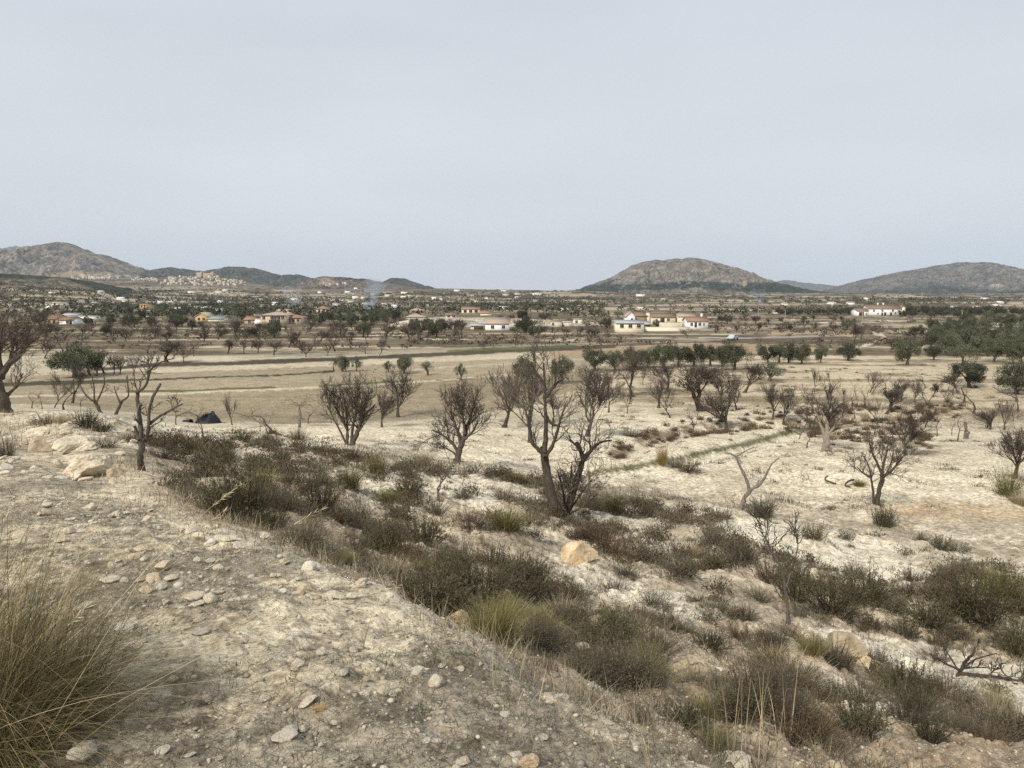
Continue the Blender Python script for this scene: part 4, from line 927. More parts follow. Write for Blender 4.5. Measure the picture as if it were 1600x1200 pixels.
for i in range(len(x)):
    if sg[i] < 0 or d0[i] < .6: continue
    if not inpoly(U[i:i+1], Vv[i:i+1], BELT)[0]: continue
    if any(inpoly(U[i:i+1], Vv[i:i+1], P_)[0] for P_ in BARE) and rng.random() < .9: continue
    if rng.random() > (dens[i] - .30) * 3.4: continue
    cand.append((x[i], y[i], U[i], Vv[i]))
x, y = scatter_xy(2600, 40, 110, -.2, .70, 1.0); z = terrain(x, y); U, Vv = project(x, y, z)
DL = [[(960, 708), (1000, 690), (1060, 674), (1130, 664), (1230, 656), (1330, 648), (1430, 650), (1490, 640)], [(1240, 668), (1450, 690)]]
for i in range(len(x)):
    dd = min(polydist(U[i:i+1], Vv[i:i+1], np.array(P, float))[0][0] for P in DL)
    if dd < 14 and rng.random() < .9: cand.append((x[i], y[i], U[i], Vv[i]))
rng.shuffle(cand)
# the shrubs that show largest become things of their own, the rest one sheet of low scrub
cand = [(a, b, c, d, rng.uniform(.26, .72) * (.78 if b < 15 else 1)) for a, b, c, d in cand]
cand.sort(key=lambda q: -q[4] / q[1])
nind = 298 - NSH
for (a, b, c, d, s) in cand[:nind]:
    kd = rng.choice(['grey', 'brown', 'green', 'tuft', 'straw'], p=[.46, .20, .18, .10, .06])
    if b > 60: kd = rng.choice(['grey', 'brown'])
    put_shrub(a, b, s * 1.15, s * .75, kd, None, c, d)
def low_scrub(pts):
    A = Acc()
    for (a, b, c, d, s) in pts:
        n = 230; rg = rng
        p = rg.normal(0, .33, (n, 3)); p[:, 2] = np.abs(p[:, 2]) * .9
        p = p * s + np.array([a, b, gz(a, b) - .02]); 
        V, Q, t = diamonds(p, np.array([0, 0, .8]) + rg.normal(0, .6, (n, 3)), rg.uniform(.10, .24, n) * s + .02, rg.uniform(.02, .035, n) * s + .004 + .0004 * b, rg.random(n) * .5 + rg.random() * .5)
        A.add(V, Q, t, int(b > 45 or rng.random() < .3))
    tag(link('low_scrub', A.mesh('low_scrub', [M['s_grey'], M['s_brown']])), kind='stuff')
low_scrub(cand[nind:])
print('shrubs', NSH, 'low scrub', len(cand) - nind)

# ------------------------------------------------------------------ the huge esparto clump at lower left
def esparto():
    root = bpy.data.objects.new('grass_clump', None); COL.objects.link(root)
    bx, by, bz = hit(-32, 1165, 1.2); root.location = (bx, by, gz(bx, by))
    tag(root, 'huge esparto grass clump of long curved blades in the lower left corner', 'grass clump')
    A = Acc(); rg = np.random.default_rng(5)
    for (dx, dy, rad, n, L0, L1) in [(0, 0, .22, 2300, .45, .98), (-.35, .25, .2, 1100, .5, 1.05), (.12, -.25, .18, 1300, .35, .75), (-.3, -.35, .2, 900, .35, .8), (.12, .3, .16, 800, .35, .75), (.30, .05, .12, 500, .2, .42)]:
        base = np.stack([dx + rg.normal(0, rad * .5, n), dy + rg.normal(0, rad * .5, n), np.full(n, -.02)], 1)
        az = np.arctan2(base[:, 1] - dy, base[:, 0] - dx) + rg.normal(0, .6, n)
        V, Q, t, _ = blades(base, az, np.abs(rg.normal(.2, .52, n)), rg.uniform(L0, L1, n) * (1.2 if dx <= -.3 else 1.02 if dx == 0 else .85), rg.uniform(.0016, .0036, n), np.abs(rg.normal(.5, .7, n)), 10, tone=np.clip(rg.beta(.8, 1.3, n), 0, 1), rg=rg)
        A.add(V, Q, t)
    link('blade', A.mesh('blade', M['esparto']), root)['kind'] = 'stuff'
    B = Acc(); n = 34
    base = np.stack([rg.normal(0, .2, n), rg.normal(0, .2, n), np.zeros(n)], 1)
    V, Q, t, P = blades(base, rg.uniform(-1.2, 1.6, n), rg.uniform(.4, 1.25, n), rg.uniform(.9, 1.5, n), rg.uniform(.003, .0045, n), rg.uniform(.0, .35, n), 9, tone=rg.uniform(.5, 1, n), rg=rg); B.add(V, Q, t)
    for i in range(0, n, 2):                         # feathery seed heads
        e = P[i, -2:]; k = 26; f = rg.random(k)[:, None]; c = e[0] * (1 - f) + e[1] * f
        V, Q, t = diamonds(c, (e[1] - e[0])[None] * 6 + rg.normal(0, .25, (k, 3)), rg.uniform(.02, .045, k), np.full(k, .003), rg.uniform(.7, 1, k), rg); B.add(V, Q, t)
    link('seed_stalk', B.mesh('seed_stalk', M['straw']), root)['kind'] = 'stuff'
esparto()
def reeds():
    rg = np.random.default_rng(9)
    for k, (u, v, D0, n, hgt, lb) in enumerate([(1165, 1195, 4.6, 16, .75, 'cluster of tall thin straw stems beyond the bank at lower right'), (1100, 1170, 4.6, 9, .55, 'short cluster of pale stems left of the tall straw stems'),
                                  (1225, 1190, 5.2, 8, .55, 'sparse pale stems right of the tall straw stems'), (655, 905, 6.0, 8, .75, 'thin pale stems rising from grass left of the square block')]):
        x, y, z = hit(u, v, D0); base = np.stack([rg.normal(0, .16, n), rg.normal(0, .1, n), np.zeros(n) - .03], 1)
        V, Q, t, P = blades(base, rg.uniform(0, 6.3, n), np.abs(rg.normal(.12, .12, n)), rg.uniform(.6, 1.1, n) * hgt, np.full(n, .006), rg.uniform(0, .25, n), 6, tone=rg.uniform(.3, 1, n), rg=rg)
        o = link('dry_reed', mesh_np('dry_reed', V, Q, M['straw'], t), loc=(x, y, gz(x, y))); tag(o, lb, 'reeds')
reeds()

# ------------------------------------------------------------------ trees
def grow(rg, out, p, d, L, r, lvl, cfg):
    K = 5; pts = [p]; dd = d / np.linalg.norm(d)
    for i in range(K - 1):
        dd = dd + rg.normal(0, cfg['wob'][lvl], 3) + np.array([0, 0, cfg['up'][lvl]]); dd /= np.linalg.norm(dd)
        pts.append(pts[-1] + dd * L / (K - 1))
    pts = np.array(pts); rad = np.linspace(r, max(r * .5, cfg['rmin']), K)
    out.setdefault(lvl, []).append((pts, rad))
    if lvl + 1 >= cfg['max']: return
    n = rg.integers(*cfg['n'][lvl])
    for k in range(n):
        t = 1.0 if k == 0 else rg.uniform(cfg['t0'][lvl], 1.0)
        f = t * (K - 1.001); j = int(f); q = pts[j] + (pts[j + 1] - pts[j]) * (f - j); tdir = pts[j + 1] - pts[j]; tdir /= np.linalg.norm(tdir)
        ax = norm(np.cross(tdir, rg.normal(size=3))); an = rg.normal(cfg['sp'][lvl], .14) * (.5 if k == 0 else 1)
        nd = tdir * math.cos(an) + ax * math.sin(an)
        grow(rg, out, q, nd, L * rg.uniform(*cfg['lr'][lvl]), max(cfg['rmin'], rad[j] * (.8 if k == 0 else rg.uniform(.45, .7))), lvl + 1, cfg)
CFG = {'max': 5, 'rmin': .0062, 'wob': [.06, .16, .18, .2, .2], 'up': [.05, .15, .16, .14, .10], 'n': [(3, 6), (4, 7), (5, 8), (5, 8)], 't0': [.75, .25, .2, .15],
       'sp': [.62, .62, .62, .62], 'lr': [(1.25, 1.8), (.50, .75), (.45, .7), (.4, .65)]}
SPARSE = {'max': 4, 'rmin': .009, 'wob': [.12, .26, .28, .3], 'up': [.05, .10, .05, .0], 'n': [(2, 5), (3, 6), (2, 5)], 't0': [.7, .3, .25], 'sp': [.7, .7, .8], 'lr': [(1.1, 1.7), (.45, .8), (.4, .7)]}
def skel_mesh(out, lv, name, mat, sides, tones=True, rg=rng):
    A = Acc()
    for l in lv:
        if l not in out: continue
        P = np.array([q[0] for q in out[l]]); Rr = np.array([q[1] for q in out[l]])
        V, Q = tubes(P, Rr, sides if l < 2 else 3)
        A.add(V, Q, np.repeat(rg.random(len(P)), P.shape[1] * (sides if l < 2 else 3)))
    return A.mesh(name, mat, smooth=True)
def almond(seed, cfg, H=4.0, trunk=.22, r=.105, bark='bark', twig='twig'):
    rg = np.random.default_rng(seed); out = {}
    grow(rg, out, np.zeros(3), np.array([rg.normal(0, .13), rg.normal(0, .13), 1]), H * trunk, r, 0, cfg)
    allz = np.concatenate([q[0] for l in out for q in out[l]]); top = np.percentile(allz[:, 2], 99.5); wd = np.percentile(np.abs(allz[:, :2] - allz[:, :2].mean(0)), 98) * 2
    out[0][0][1][0] *= 1.35
    return (skel_mesh(out, [0, 1], 'trunk', M[bark], 7, rg=rg), skel_mesh(out, [2, 3, 4], 'crown', M[twig], 3, rg=rg), top, wd)
ALM = []
for i in range(12):
    c_ = dict(CFG); c_['sp'] = [[.5, .66, .58, .75][i % 4]] + [[.45, .6, .52][i % 3]] * 3; c_['wob'] = [[.05, .14, .10][i % 3], [.13, .2, .10][i % 3], .15, .17, .2]; c_['n'] = [(4, 7), (4, 7) if i % 2 else (5, 8), (5, 8), (5, 8)]
    ALM.append(almond(500 + i, c_, trunk=[.2, .28, .34, .24, .18][i % 5]))
PINK = [almond(530 + i, CFG, twig='twig_pink') for i in range(2)]
SPR = [almond(540 + i, SPARSE, bark=['bark', 'dead'][i % 2], twig=['twig', 'dead'][i % 2], trunk=.25, r=.09) for i in range(6)]
def olive(seed, nleaf, ls, mat, lobes=26, flat=1.0, trunk=True):
    rg = np.random.default_rng(seed); out = {}
    cfg = {'max': 3, 'rmin': .03, 'wob': [.1, .15, .15], 'up': [.05, .1, .05], 'n': [(4, 6), (3, 5)], 't0': [.6, .3], 'sp': [.7, .6], 'lr': [(1.3, 1.7), (.6, .8)]}
    grow(rg, out, np.zeros(3), np.array([rg.normal(0, .2), rg.normal(0, .2), 1]), .85, .22, 0, cfg)
    th = rg.uniform(0, 6.3, lobes); rr = np.sqrt(rg.random(lobes)) * 1.55; zz = 2.1 + rg.uniform(-.9, 1.15, lobes) * (1 - (rr / 1.75) ** 2 * .75) * flat
    zz = zz - .35 * (seed % 2) - .38; sx_ = rg.uniform(.8, 1.15); c = np.stack([rr * np.cos(th) * sx_, rr * np.sin(th) / sx_, zz], 1); rad = rg.uniform(.28, .78, lobes)
    i = rg.integers(0, lobes, nleaf); dirv = norm(rg.normal(size=(nleaf, 3))); p = c[i] + dirv * (rad[i] * rg.random(nleaf) ** .45)[:, None] * np.array([1, 1, .8])
    A = Acc(); V, Q, t = diamonds(p, dirv + rg.normal(0, .8, (nleaf, 3)) + np.array([0, 0, .25]), rg.uniform(.7, 1.3, nleaf) * ls, rg.uniform(.7, 1.3, nleaf) * ls * .42, np.clip(rg.random(nleaf) * .65 + .35 * rg.random(lobes)[i], 0, 1), rg); A.add(V, Q, t)
    top = np.percentile(p[:, 2], 99); wd = np.percentile(np.hypot(p[:, 0], p[:, 1]), 97) * 2
    return (skel_mesh(out, [0, 1, 2], 'trunk', M['olive_bark'], 6, rg=rg), A.mesh('crown', M[mat]), top, wd)
OLV = [olive(600 + i, 7000, .15, 'olive', 16 + i * 3, [1.25, .95, 1.1, .8][i % 4]) for i in range(8)]
OLP = [olive(620 + i, 3200, .15, 'olive_pale', 14 + i, .9) for i in range(3)]
OLF = [olive(640 + i, 900, .42, 'far_green', 16, 1.0) for i in range(4)]
ALF = []
FARC = dict(CFG); FARC.update(max=4, rmin=.016, n=[(4, 6), (7, 10), (8, 12)])
ALF = [almond(660 + i, FARC) for i in range(4)]
def put_tree(x, y, hpx, wpx, protos, name, label=None, cat='tree', group=None, desc=None, u=0, v=0, k=None, z=None):
    tr, cr_, top, wd = protos[rng.integers(len(protos)) if k is None else k]
    h = hpx / F * y; wm = (wpx / F * y) if wpx else h * wd / top
    root = bpy.data.objects.new(name, None); COL.objects.link(root)
    root.location = (x, y, (gz(x, y) if z is None else z) - .05); root.rotation_euler = (0, 0, rng.uniform(0, 6.3))
    root.scale = (wm / wd, wm / wd, h / top)
    a = bpy.data.objects.new('trunk', tr); a.parent = root; COL.objects.link(a)
    b = bpy.data.objects.new('crown', cr_); b.parent = root; COL.objects.link(b)
    if label: tag(root, label, cat, group)
    else: later(root, desc, cat, group, u, v)
    return root
# bare trees of the white field: (u, v of the foot, height px, width px, prototypes, label or None)
GA = 'bare almond trees of the near fields'
for q in [(85, 637, 48, 50, ALM), (113, 630, 72, 66, ALM, 'bare almond tree with a dark trunk in front of the dark olive at left'), (50, 638, 30, 40, SPR),
          (275, 664, 50, 46, SPR), (363, 664, 52, 32, ALM), (425, 676, 40, 56, SPR), (468, 668, 52, 46, SPR), (318, 692, 58, 34, SPR), (597, 668, 58, 36, ALM), (622, 652, 78, 56, ALM, 'round-crowned bare almond tree on the tan field edge, right of a thinner one'),
          (718, 640, 46, 44, ALM), (684, 784, 82, 56, SPR, 'small dead tree with a black trunk among the tufts of the slope'), (788, 668, 108, 88, ALM, 'broad dense bare almond tree left of the tall central tree'),
          (829, 692, 125, 84, ALM, 'tall bare almond tree directly behind the tall central tree'), (918, 682, 108, 82, ALM, 'vase-shaped bare almond tree right behind the central tree'), (951, 645, 72, 44, ALM), (988, 621, 76, 66, ALM),
          (1029, 638, 70, 58, PINK), (1047, 653, 62, 62, ALM), (1096, 642, 82, 84, ALM, 'large dense bare almond tree before the olive hedge'), (1083, 684, 58, 46, SPR), (1134, 675, 68, 54, ALM), (1207, 656, 60, 42, ALM),
          (1272, 613, 38, 16, ALM), (1415, 712, 72, 64, ALM), (1425, 690, 40, 44, SPR), (1372, 664, 46, 40, ALM), (1335, 656, 40, 30, SPR), (1362, 617, 26, 24, SPR),
          (1458, 621, 26, 20, ALM), (1449, 634, 28, 28, SPR), (1543, 662, 28, 24, SPR), (1487, 680, 30, 20, SPR), (1335, 738, 44, 24, SPR), (1560, 643, 28, 30, SPR), (1590, 628, 30, 40, SPR), (1540, 668, 22, 18, SPR),
          (1585, 748, 92, 66, ALM, 'leaning bare tree above the green broom bush at the right edge'), (1390, 640, 40, 40, ALM), (1290, 606, 20, 14, SPR), (1590, 655, 20, 20, SPR), (1400, 617, 22, 30, PINK), (1260, 700, 40, 30, SPR)]:
    u, v, hp, wp, pr = q[:5]; x, y, z = hit(u, v, 14)
    put_tree(x, y, hp, wp, pr, 'almond_tree', q[5] if len(q) > 5 else None, 'tree', GA, {id(ALM): 'bare almond tree', id(SPR): 'sparse half-dead tree', id(PINK): 'pinkish budding almond tree'}[id(pr)], u, v)
for (u0, u1, v0, v1, n, h0, h1, pr) in [(1240, 1600, 604, 700, 26, 2.0, 3.0, SPR), (860, 1230, 598, 668, 11, 2.8, 4.2, ALM), (1290, 1600, 612, 672, 12, 1.8, 2.8, ALM), (380, 520, 658, 690, 4, 1.2, 1.9, SPR), (0, 210, 612, 642, 5, 1.4, 2.4, SPR)]:
    for k in range(n):
        u = u0 + (u1 - u0) * (k + rng.random()) / n; v = rng.uniform(v0, v1); x, y, z = hit(u, v, 14); hp = rng.uniform(h0, h1) * F / y
        put_tree(x, y, hp, hp * rng.uniform(.55, 1.0), pr, 'almond_tree', None, 'tree', GA, 'small sparse bare tree' if pr is SPR else 'small bare almond tree', u, v)
# rows at the far side of the tan fields
GB = 'almond trees along the far side of the tan fields'
for (u, v, hp, wp, pr) in [(163, 584, 42, 44, PINK), (150, 588, 50, 50, ALM), (178, 585, 32, 24, ALM), (187, 585, 32, 26, ALM), (209, 587, 38, 30, ALM), (229, 570, 22, 20, SPR), (260, 566, 36, 46, ALM), (287, 566, 32, 28, ALM), (303, 557, 30, 22, PINK), (356, 553, 26, 26, ALM),
                           (381, 553, 24, 24, ALM), (403, 552, 24, 24, ALM), (428, 555, 26, 30, ALM), (451, 543, 20, 20, ALM), (460, 543, 22, 22, ALM), (471, 552, 20, 20, ALM), (478, 558, 22, 24, ALM), (490, 549, 24, 24, ALM), (512, 556, 24, 26, ALM), (523, 549, 34, 36, ALM),
                           (551, 541, 22, 24, ALM), (571, 553, 20, 22, SPR), (592, 557, 32, 30, ALM), (522, 580, 28, 28, SPR), (583, 583, 12, 14, SPR), (668, 587, 26, 30, SPR), (757, 547, 18, 18, ALM), (1334, 536, 34, 26, ALM), (1345, 530, 30, 20, PINK), (1304, 556, 20, 20, SPR),
                           (1390, 551, 22, 24, ALM), (1437, 550, 32, 30, PINK), (1258, 513, 16, 18, ALM), (1336, 510, 14, 14, ALM), (1411, 514, 12, 12, SPR), (120, 570, 40, 50, ALM), (70, 560, 30, 36, ALM), (35, 552, 30, 40, ALM), (640, 545, 20, 24, ALM), (1074, 528, 16, 20, ALM)]:
    x, y, z = hit(u, v, 50); put_tree(x, y, hp, wp, pr, 'almond_tree', None, 'tree', GB, {id(ALM): 'bare almond tree', id(SPR): 'sparse bare tree', id(PINK): 'pinkish almond tree in bud'}[id(pr)], u, v)
# olives: dark and round
GO = 'olive trees of the valley floor'
for q in [(118, 590, 46, 76, OLV, 'dark olive behind the bare trees at far left'), (140, 586, 40, 40, OLV), (535, 581, 24, 24, OLV), (557, 581, 24, 22, OLP), (607, 582, 18, 20, OLP), (631, 584, 26, 34, OLV), (720, 594, 26, 22, OLP), (668, 586, 22, 22, OLP), (820, 600, 44, 44, OLV), (878, 600, 42, 36, OLV),
          (930, 580, 34, 44, OLV), (960, 580, 32, 34, OLV), (988, 576, 32, 36, OLV), (1012, 575, 32, 34, OLV), (1035, 576, 36, 42, OLV), (1060, 573, 34, 40, OLV), (1085, 573, 34, 40, OLV), (1110, 573, 34, 40, OLV), (1128, 574, 34, 34, OLV),
          (1147, 578, 44, 50, OLV, 'tallest round dark olive at the right end of the hedge'), (1200, 568, 28, 36, OLV), (1217, 568, 30, 30, OLV), (1232, 568, 30, 26, OLV), (1253, 569, 30, 34, OLV), (1282, 567, 24, 24, OLV), (1326, 564, 26, 36, OLV, 'small round olive alone left of the pale track'),
          (1202, 596, 30, 56, OLP, 'pale spreading olive in front of the olive row'), (1417, 571, 40, 50, OLV, 'large dark olive alone on tan ground before the grove'), (1458, 563, 24, 28, OLV), (1505, 571, 32, 54, OLP), (1553, 566, 34, 36, OLV), (1480, 556, 36, 34, OLV), (1500, 548, 30, 40, OLV),
          (1515, 606, 38, 70, OLV, 'broad low olive touching the ground at the right'), (1588, 616, 50, 64, OLV, 'big dark olive cut by the right edge'), (1595, 570, 40, 50, OLV), (1575, 558, 36, 40, OLV), (1530, 556, 34, 36, OLV), (967, 499, 14, 16, OLP), (1025, 512, 12, 12, OLV), (1054, 503, 13, 9, OLP), (848, 501, 11, 14, OLV), (1233, 620, 14, 16, OLP), (1095, 600, 30, 40, OLP)]:
    u, v, hp, wp, pr = q[:5]; x, y, z = hit(u, v, 40)
    put_tree(x, y, hp, wp, pr, 'olive_tree', q[5] if len(q) > 5 else None, 'tree', GO, 'pale silvery olive tree' if pr is OLP else 'dark olive tree', u, v)
# the olive grove at the right
rows = [(545, 1440, 1640, 6), (536, 1450, 1640, 6), (528, 1420, 1640, 7), (521, 1440, 1640, 7), (514, 1470, 1640, 6), (508, 1500, 1640, 8), (503, 1530, 1640, 6), (551, 1480, 1640, 6)]
for (v, u0, u1, n) in rows:
    for k in range(n):
        u = u0 + (u1 - u0) * (k + rng.uniform(.15, .85)) / n; vv = v + rng.uniform(-2, 2)
        x, y, z = hit(u, vv, 90); hm = rng.uniform(3.0, 4.5); hp = hm * F / y * 1.0
        if u > 1612: continue
        put_tree(x, y, hp, hp * rng.uniform(1.0, 1.35), OLV if rng.random() < .75 else OLP, 'olive_tree', None, 'tree', 'olive trees of the grove at the right', 'olive tree of the dense grove', u, vv)
for (v, u0, u1, n) in [(492, 1215, 1335, 12), (489, 1410, 1560, 15), (493, 1440, 1610, 14), (496, 1400, 1500, 5)]:
    for k in range(n):
        u = u0 + (u1 - u0) * (k + rng.uniform(.2, .8)) / n; vv = v + rng.uniform(-.6, .6); x, y, z = hit(u, vv, 200)
        hp = rng.uniform(8, 11); put_tree(x, y, hp, hp * 1.3, OLF, 'olive_tree', None, 'tree', 'small olives in a line across the right horizon', 'small distant olive tree', u, vv)
# ground kept open in front of the buildings: (u0, u1, v of the building's foot)
ZONES = [(410, 480, 506), (755, 800, 515), (733, 758, 515), (308, 358, 502), (78, 130, 507), (385, 415, 505), (495, 515, 489), (720, 770, 492), (636, 716, 498), (856, 912, 508), (958, 1106, 518), (1332, 1410, 493), (75, 105, 478), (222, 237, 483)]
def blocks_house(u, v, hp):
    return any(a - 3 < u < b + 3 and v > c - 12 and v - hp * .9 < c - 1 for a, b, c in ZONES)
# mid-distance orchards left and centre
GM = 'trees of the mid-distance orchards'
cnt = 0
for (v, u0, u1, n, pol, hm) in [(517, 90, 930, 30, .12, 3.6), (527, 60, 720, 24, .05, 3.8), (509, 60, 640, 24, .75, 3.8), (534, 180, 650, 13, .0, 3.6), (521, 640, 830, 13, .75, 4.2), (513, 640, 800, 9, .9, 4.0), (503, 380, 620, 18, .85, 4.2), (527, 800, 950, 8, .15, 2.6), (513, 790, 960, 10, .3, 3.2), (519, 1050, 1340, 10, .1, 3.0), (505, 1100, 1330, 10, .2, 3.0), (501, 640, 860, 9, .4, 3.6), (500, 60, 380, 15, .7, 4.0)]:
    for k in range(n):
        u = u0 + (u1 - u0) * (k + rng.uniform(.1, .9)) / n; vv = v + rng.normal(0, 1.6); x, y, z = hit(u, vv, 120)
        h = hm * rng.uniform(.75, 1.2); hp = h * F / y; ol = rng.random() < pol
        if blocks_house(u, vv, hp): continue
        big = hp > 15
        pr = (OLV if big else OLF) if ol else (ALM if big else ALF)
        put_tree(x, y, hp, hp * rng.uniform(1.0, 1.35), pr, 'olive_tree' if ol else 'almond_tree', None, 'tree', GM, 'mid-distance olive tree' if ol else 'mid-distance bare tree', u, vv)
# groves and scrub of the far valley: one mass
def far_scrub():
    A = Acc()
    def field(n, y0, y1, thr, seed, fx=.006, fy=.014, a0=-.8, a1=.8, h0=2.2, h1=5.5, mi=0, vmax=499):
        y = np.exp(rng.uniform(math.log(y0), math.log(y1), n)); x = rng.uniform(a0, a1, n) * y
        k = fbm(x * fx, y * fy, seed, 5, .6) > thr + rng.normal(0, .03, n); x, y = x[k], y[k]; z = terrain(x, y, False); u, v = project(x, y, z)
        k = (v < vmax) & ~inpoly(u, v, RED)
        for za, zb, zc in ZONES: k &= ~((u > za - 3) & (u < zb + 3) & (v > zc - 6) & (v < zc + 9))
        x, y, z = x[k], y[k], z[k]; m = len(x)
        h = rng.uniform(h0, h1, m) * np.clip(y / 900, .7 if vmax < 500 else 1., 1.6)
        q = 16; c = np.stack([x, y, z + h * .5], 1); P = c[:, None] + rng.normal(0, 1, (m, q, 3)) * (h[:, None, None] * np.array([.42, .42, .17])); P[..., 2] = np.maximum(P[..., 2], z[:, None] - .2)
        tn = np.clip(np.repeat(rng.random(m), q) * .6 + rng.random(m * q) * .4, 0, 1); hh = np.repeat(h, q)
        V, Q, t = diamonds(P.reshape(-1, 3), rng.normal(size=(m * q, 3)), hh * .5, hh * .36, tn); A.add(V, Q, t, mi)
    field(2300, 380, 1100, .50, 73, a0=-.8, a1=.12)
    field(1300, 420, 1100, .56, 73, a0=.0, a1=.8)
    field(5000, 1000, 2900, .50, 83, h0=1.6, h1=3.2)
    field(3000, 450, 2400, .50, 86, h0=1.6, h1=3.5, mi=1)
    field(3800, 132, 460, .47, 89, fx=.02, fy=.06, h0=.5, h1=1.3, mi=1, vmax=545)
    field(1500, 150, 460, .50, 89, fx=.02, fy=.06, h0=.5, h1=1.2, mi=0, vmax=540)
    # terraced rows of olives
    for d in np.exp(np.linspace(math.log(420), math.log(1500), 17)):
        xs = np.arange(-.75 * d, .12 * d, 6.5) + rng.normal(0, 1, len(np.arange(-.75 * d, .12 * d, 6.5)))
        k = fbm(xs * .008, np.full(len(xs), d * .02), 88, 3) > .46; xs = xs[k]; ys = d + rng.normal(0, 2, len(xs)) + 12 * np.sin(xs / 90.); m = len(xs)
        if not m: continue
        z = terrain(xs, ys, False); h = rng.uniform(2.4, 4.2, m); q = 16
        P = np.stack([xs, ys, z + h * .5], 1)[:, None] + rng.normal(0, 1, (m, q, 3)) * (h[:, None, None] * np.array([.36, .36, .22]))
        V, Q, t = diamonds(P.reshape(-1, 3), rng.normal(size=(m * q, 3)), np.repeat(h, q) * .5, np.repeat(h, q) * .36, rng.random(m * q) * .7); A.add(V, Q, t)
    tag(link('far_groves', A.mesh('far_groves', [M['far_green'], M['twig']])), kind='stuff')
far_scrub()

# ------------------------------------------------------------------ trees traced limb by limb
MINI = {'max': 3, 'rmin': .006, 'wob': [.2, .22, .22], 'up': [.10, .08, .05], 'n': [(3, 6), (2, 5)], 't0': [.2, .2], 'sp': [.6, .65], 'lr': [(.45, .75), (.45, .7)]}
def traced(name, u, v, D0, limbs, label, cat='tree', bark='bark', twig='twig', seed=0, group=None, depth=.15, minicfg=MINI):
    """limbs: (pixel points, first radius px, last radius px, number of side shoots, shoot length px)"""
    rg = np.random.default_rng(seed); bx, by, bz = hit(u, v, D0); by = float(by); k = by / F
    root = bpy.data.objects.new(name, None); COL.objects.link(root); root.location = (bx, by, gz(bx, by)); tag(root, label, cat, group)
    A = Acc(); out = {}
    for (pts, r0, r1, ns, sl_) in limbs:
        P = np.array([((a - u) * k / cp, 0, (v - b) * k * 1.02) for a, b in pts]); n = len(P)
        dz = np.cumsum(rg.normal(0, depth, n) * np.concatenate([[0], np.linalg.norm(np.diff(P, axis=0), axis=1)])); 
        low = P[:, 2] < -1e-6; lowd = P[:, 2].copy()
        P[:, 1] = np.where(P[:, 2] > .35 * max(.4, P[:, 2].max()), dz, dz * .25) if len(limbs) > 1 else dz
        if name in ('dead_branch', 'fallen_branch') and low.any():
            P[:, 1] = np.where(low, lowd / down(v), P[:, 1]); P[:, 2] = np.where(low, [gz(bx + a_, by + b_) - gz(bx, by) + .04 for a_, b_ in P[:, :2]], P[:, 2])
        t = np.linspace(0, n - 1, n * 4 - 3); Ps = np.stack([np.interp(t, np.arange(n), P[:, q]) for q in range(3)], 1)
        kk = np.array([.25, .5, .25]); 
        for _ in range(2):
            for q in range(3): Ps[1:-1, q] = np.convolve(Ps[:, q], kk, 'valid')
        Ps[1:-1] += rg.normal(0, .10, (len(Ps) - 2, 3)) * r0 * k
        Rr = np.linspace(r0, r1, len(Ps)) * k * (1 + rg.normal(0, .07, len(Ps))); Rr[0] *= 1.2
        V, Q = tubes(Ps[None], Rr[None], 8); A.add(V, Q, .5)
        for i in range(ns):
            j = rg.integers(len(Ps) // 3, len(Ps)) - 1; td = norm(Ps[min(j + 1, len(Ps) - 1)] - Ps[j]); nd = td * .6 + norm(rg.normal(size=3)) * .8 + np.array([0, 0, .25])
            grow(rg, out, Ps[j], nd, sl_ * k * rg.uniform(.6, 1.3), max(.008, Rr[j] * .45), 0, minicfg)
    o = link('trunk', A.mesh('trunk', M[bark], smooth=True), root)
    if out: link('crown', skel_mesh(out, [0, 1, 2, 3], 'crown', M[twig], 4, rg=rg), root)
    return root
MID = {'max': 4, 'rmin': .0065, 'wob': [.13, .17, .2, .2], 'up': [.12, .12, .10, .08], 'n': [(3, 5), (3, 6), (3, 5)], 't0': [.2, .2, .2], 'sp': [.6, .6, .65], 'lr': [(.45, .75), (.45, .7), (.45, .7)]}
traced('bare_tree', 868, 806, 20, [([(868, 806), (862, 775), (855, 742), (850, 714), (849, 700)], 7.6, 5.8, 0, 0), ([(850, 712), (838, 700), (828, 690), (826, 668), (820, 640)], 4, 1.4, 7, 34),
    ([(850, 706), (852, 680), (851, 645), (850, 612), (849, 585), (848, 566)], 4.2, 1.1, 9, 34), ([(852, 712), (862, 697), (869, 675), (874, 652), (882, 630)], 3.4, 1.2, 8, 34),
    ([(852, 650), (862, 662), (870, 664)], 3, 2, 1, 20), ([(851, 620), (866, 600), (880, 590)], 3, 1.2, 4, 30), ([(850, 600), (835, 580), (830, 570)], 2.5, 1, 4, 30)],
    'tall central bare tree with a dark forked trunk rising from the shrubs', seed=11, minicfg=MINI)
traced('bare_tree', 887, 812, 20, [([(880, 812), (890, 788), (900, 758), (910, 728), (913, 714)], 5.5, 4, 2, 30), ([(912, 718), (905, 700), (900, 690)], 4, 3, 4, 25), ([(913, 715), (926, 700), (936, 690), (956, 688)], 3.5, 1.2, 8, 34),
    ([(884, 808), (880, 770), (870, 735)], 2, 1, 6, 40), ([(886, 806), (905, 780), (925, 752)], 2, 1, 7, 40), ([(884, 808), (890, 760), (893, 720)], 2.2, 1, 7, 40), ([(884, 806), (866, 790), (862, 770)], 6, 2, 2, 30), ([(888, 806), (915, 790), (935, 770)], 1.6, .8, 5, 30)],
    'second leaning bare trunk with many thin shoots beside the central tree', seed=12)
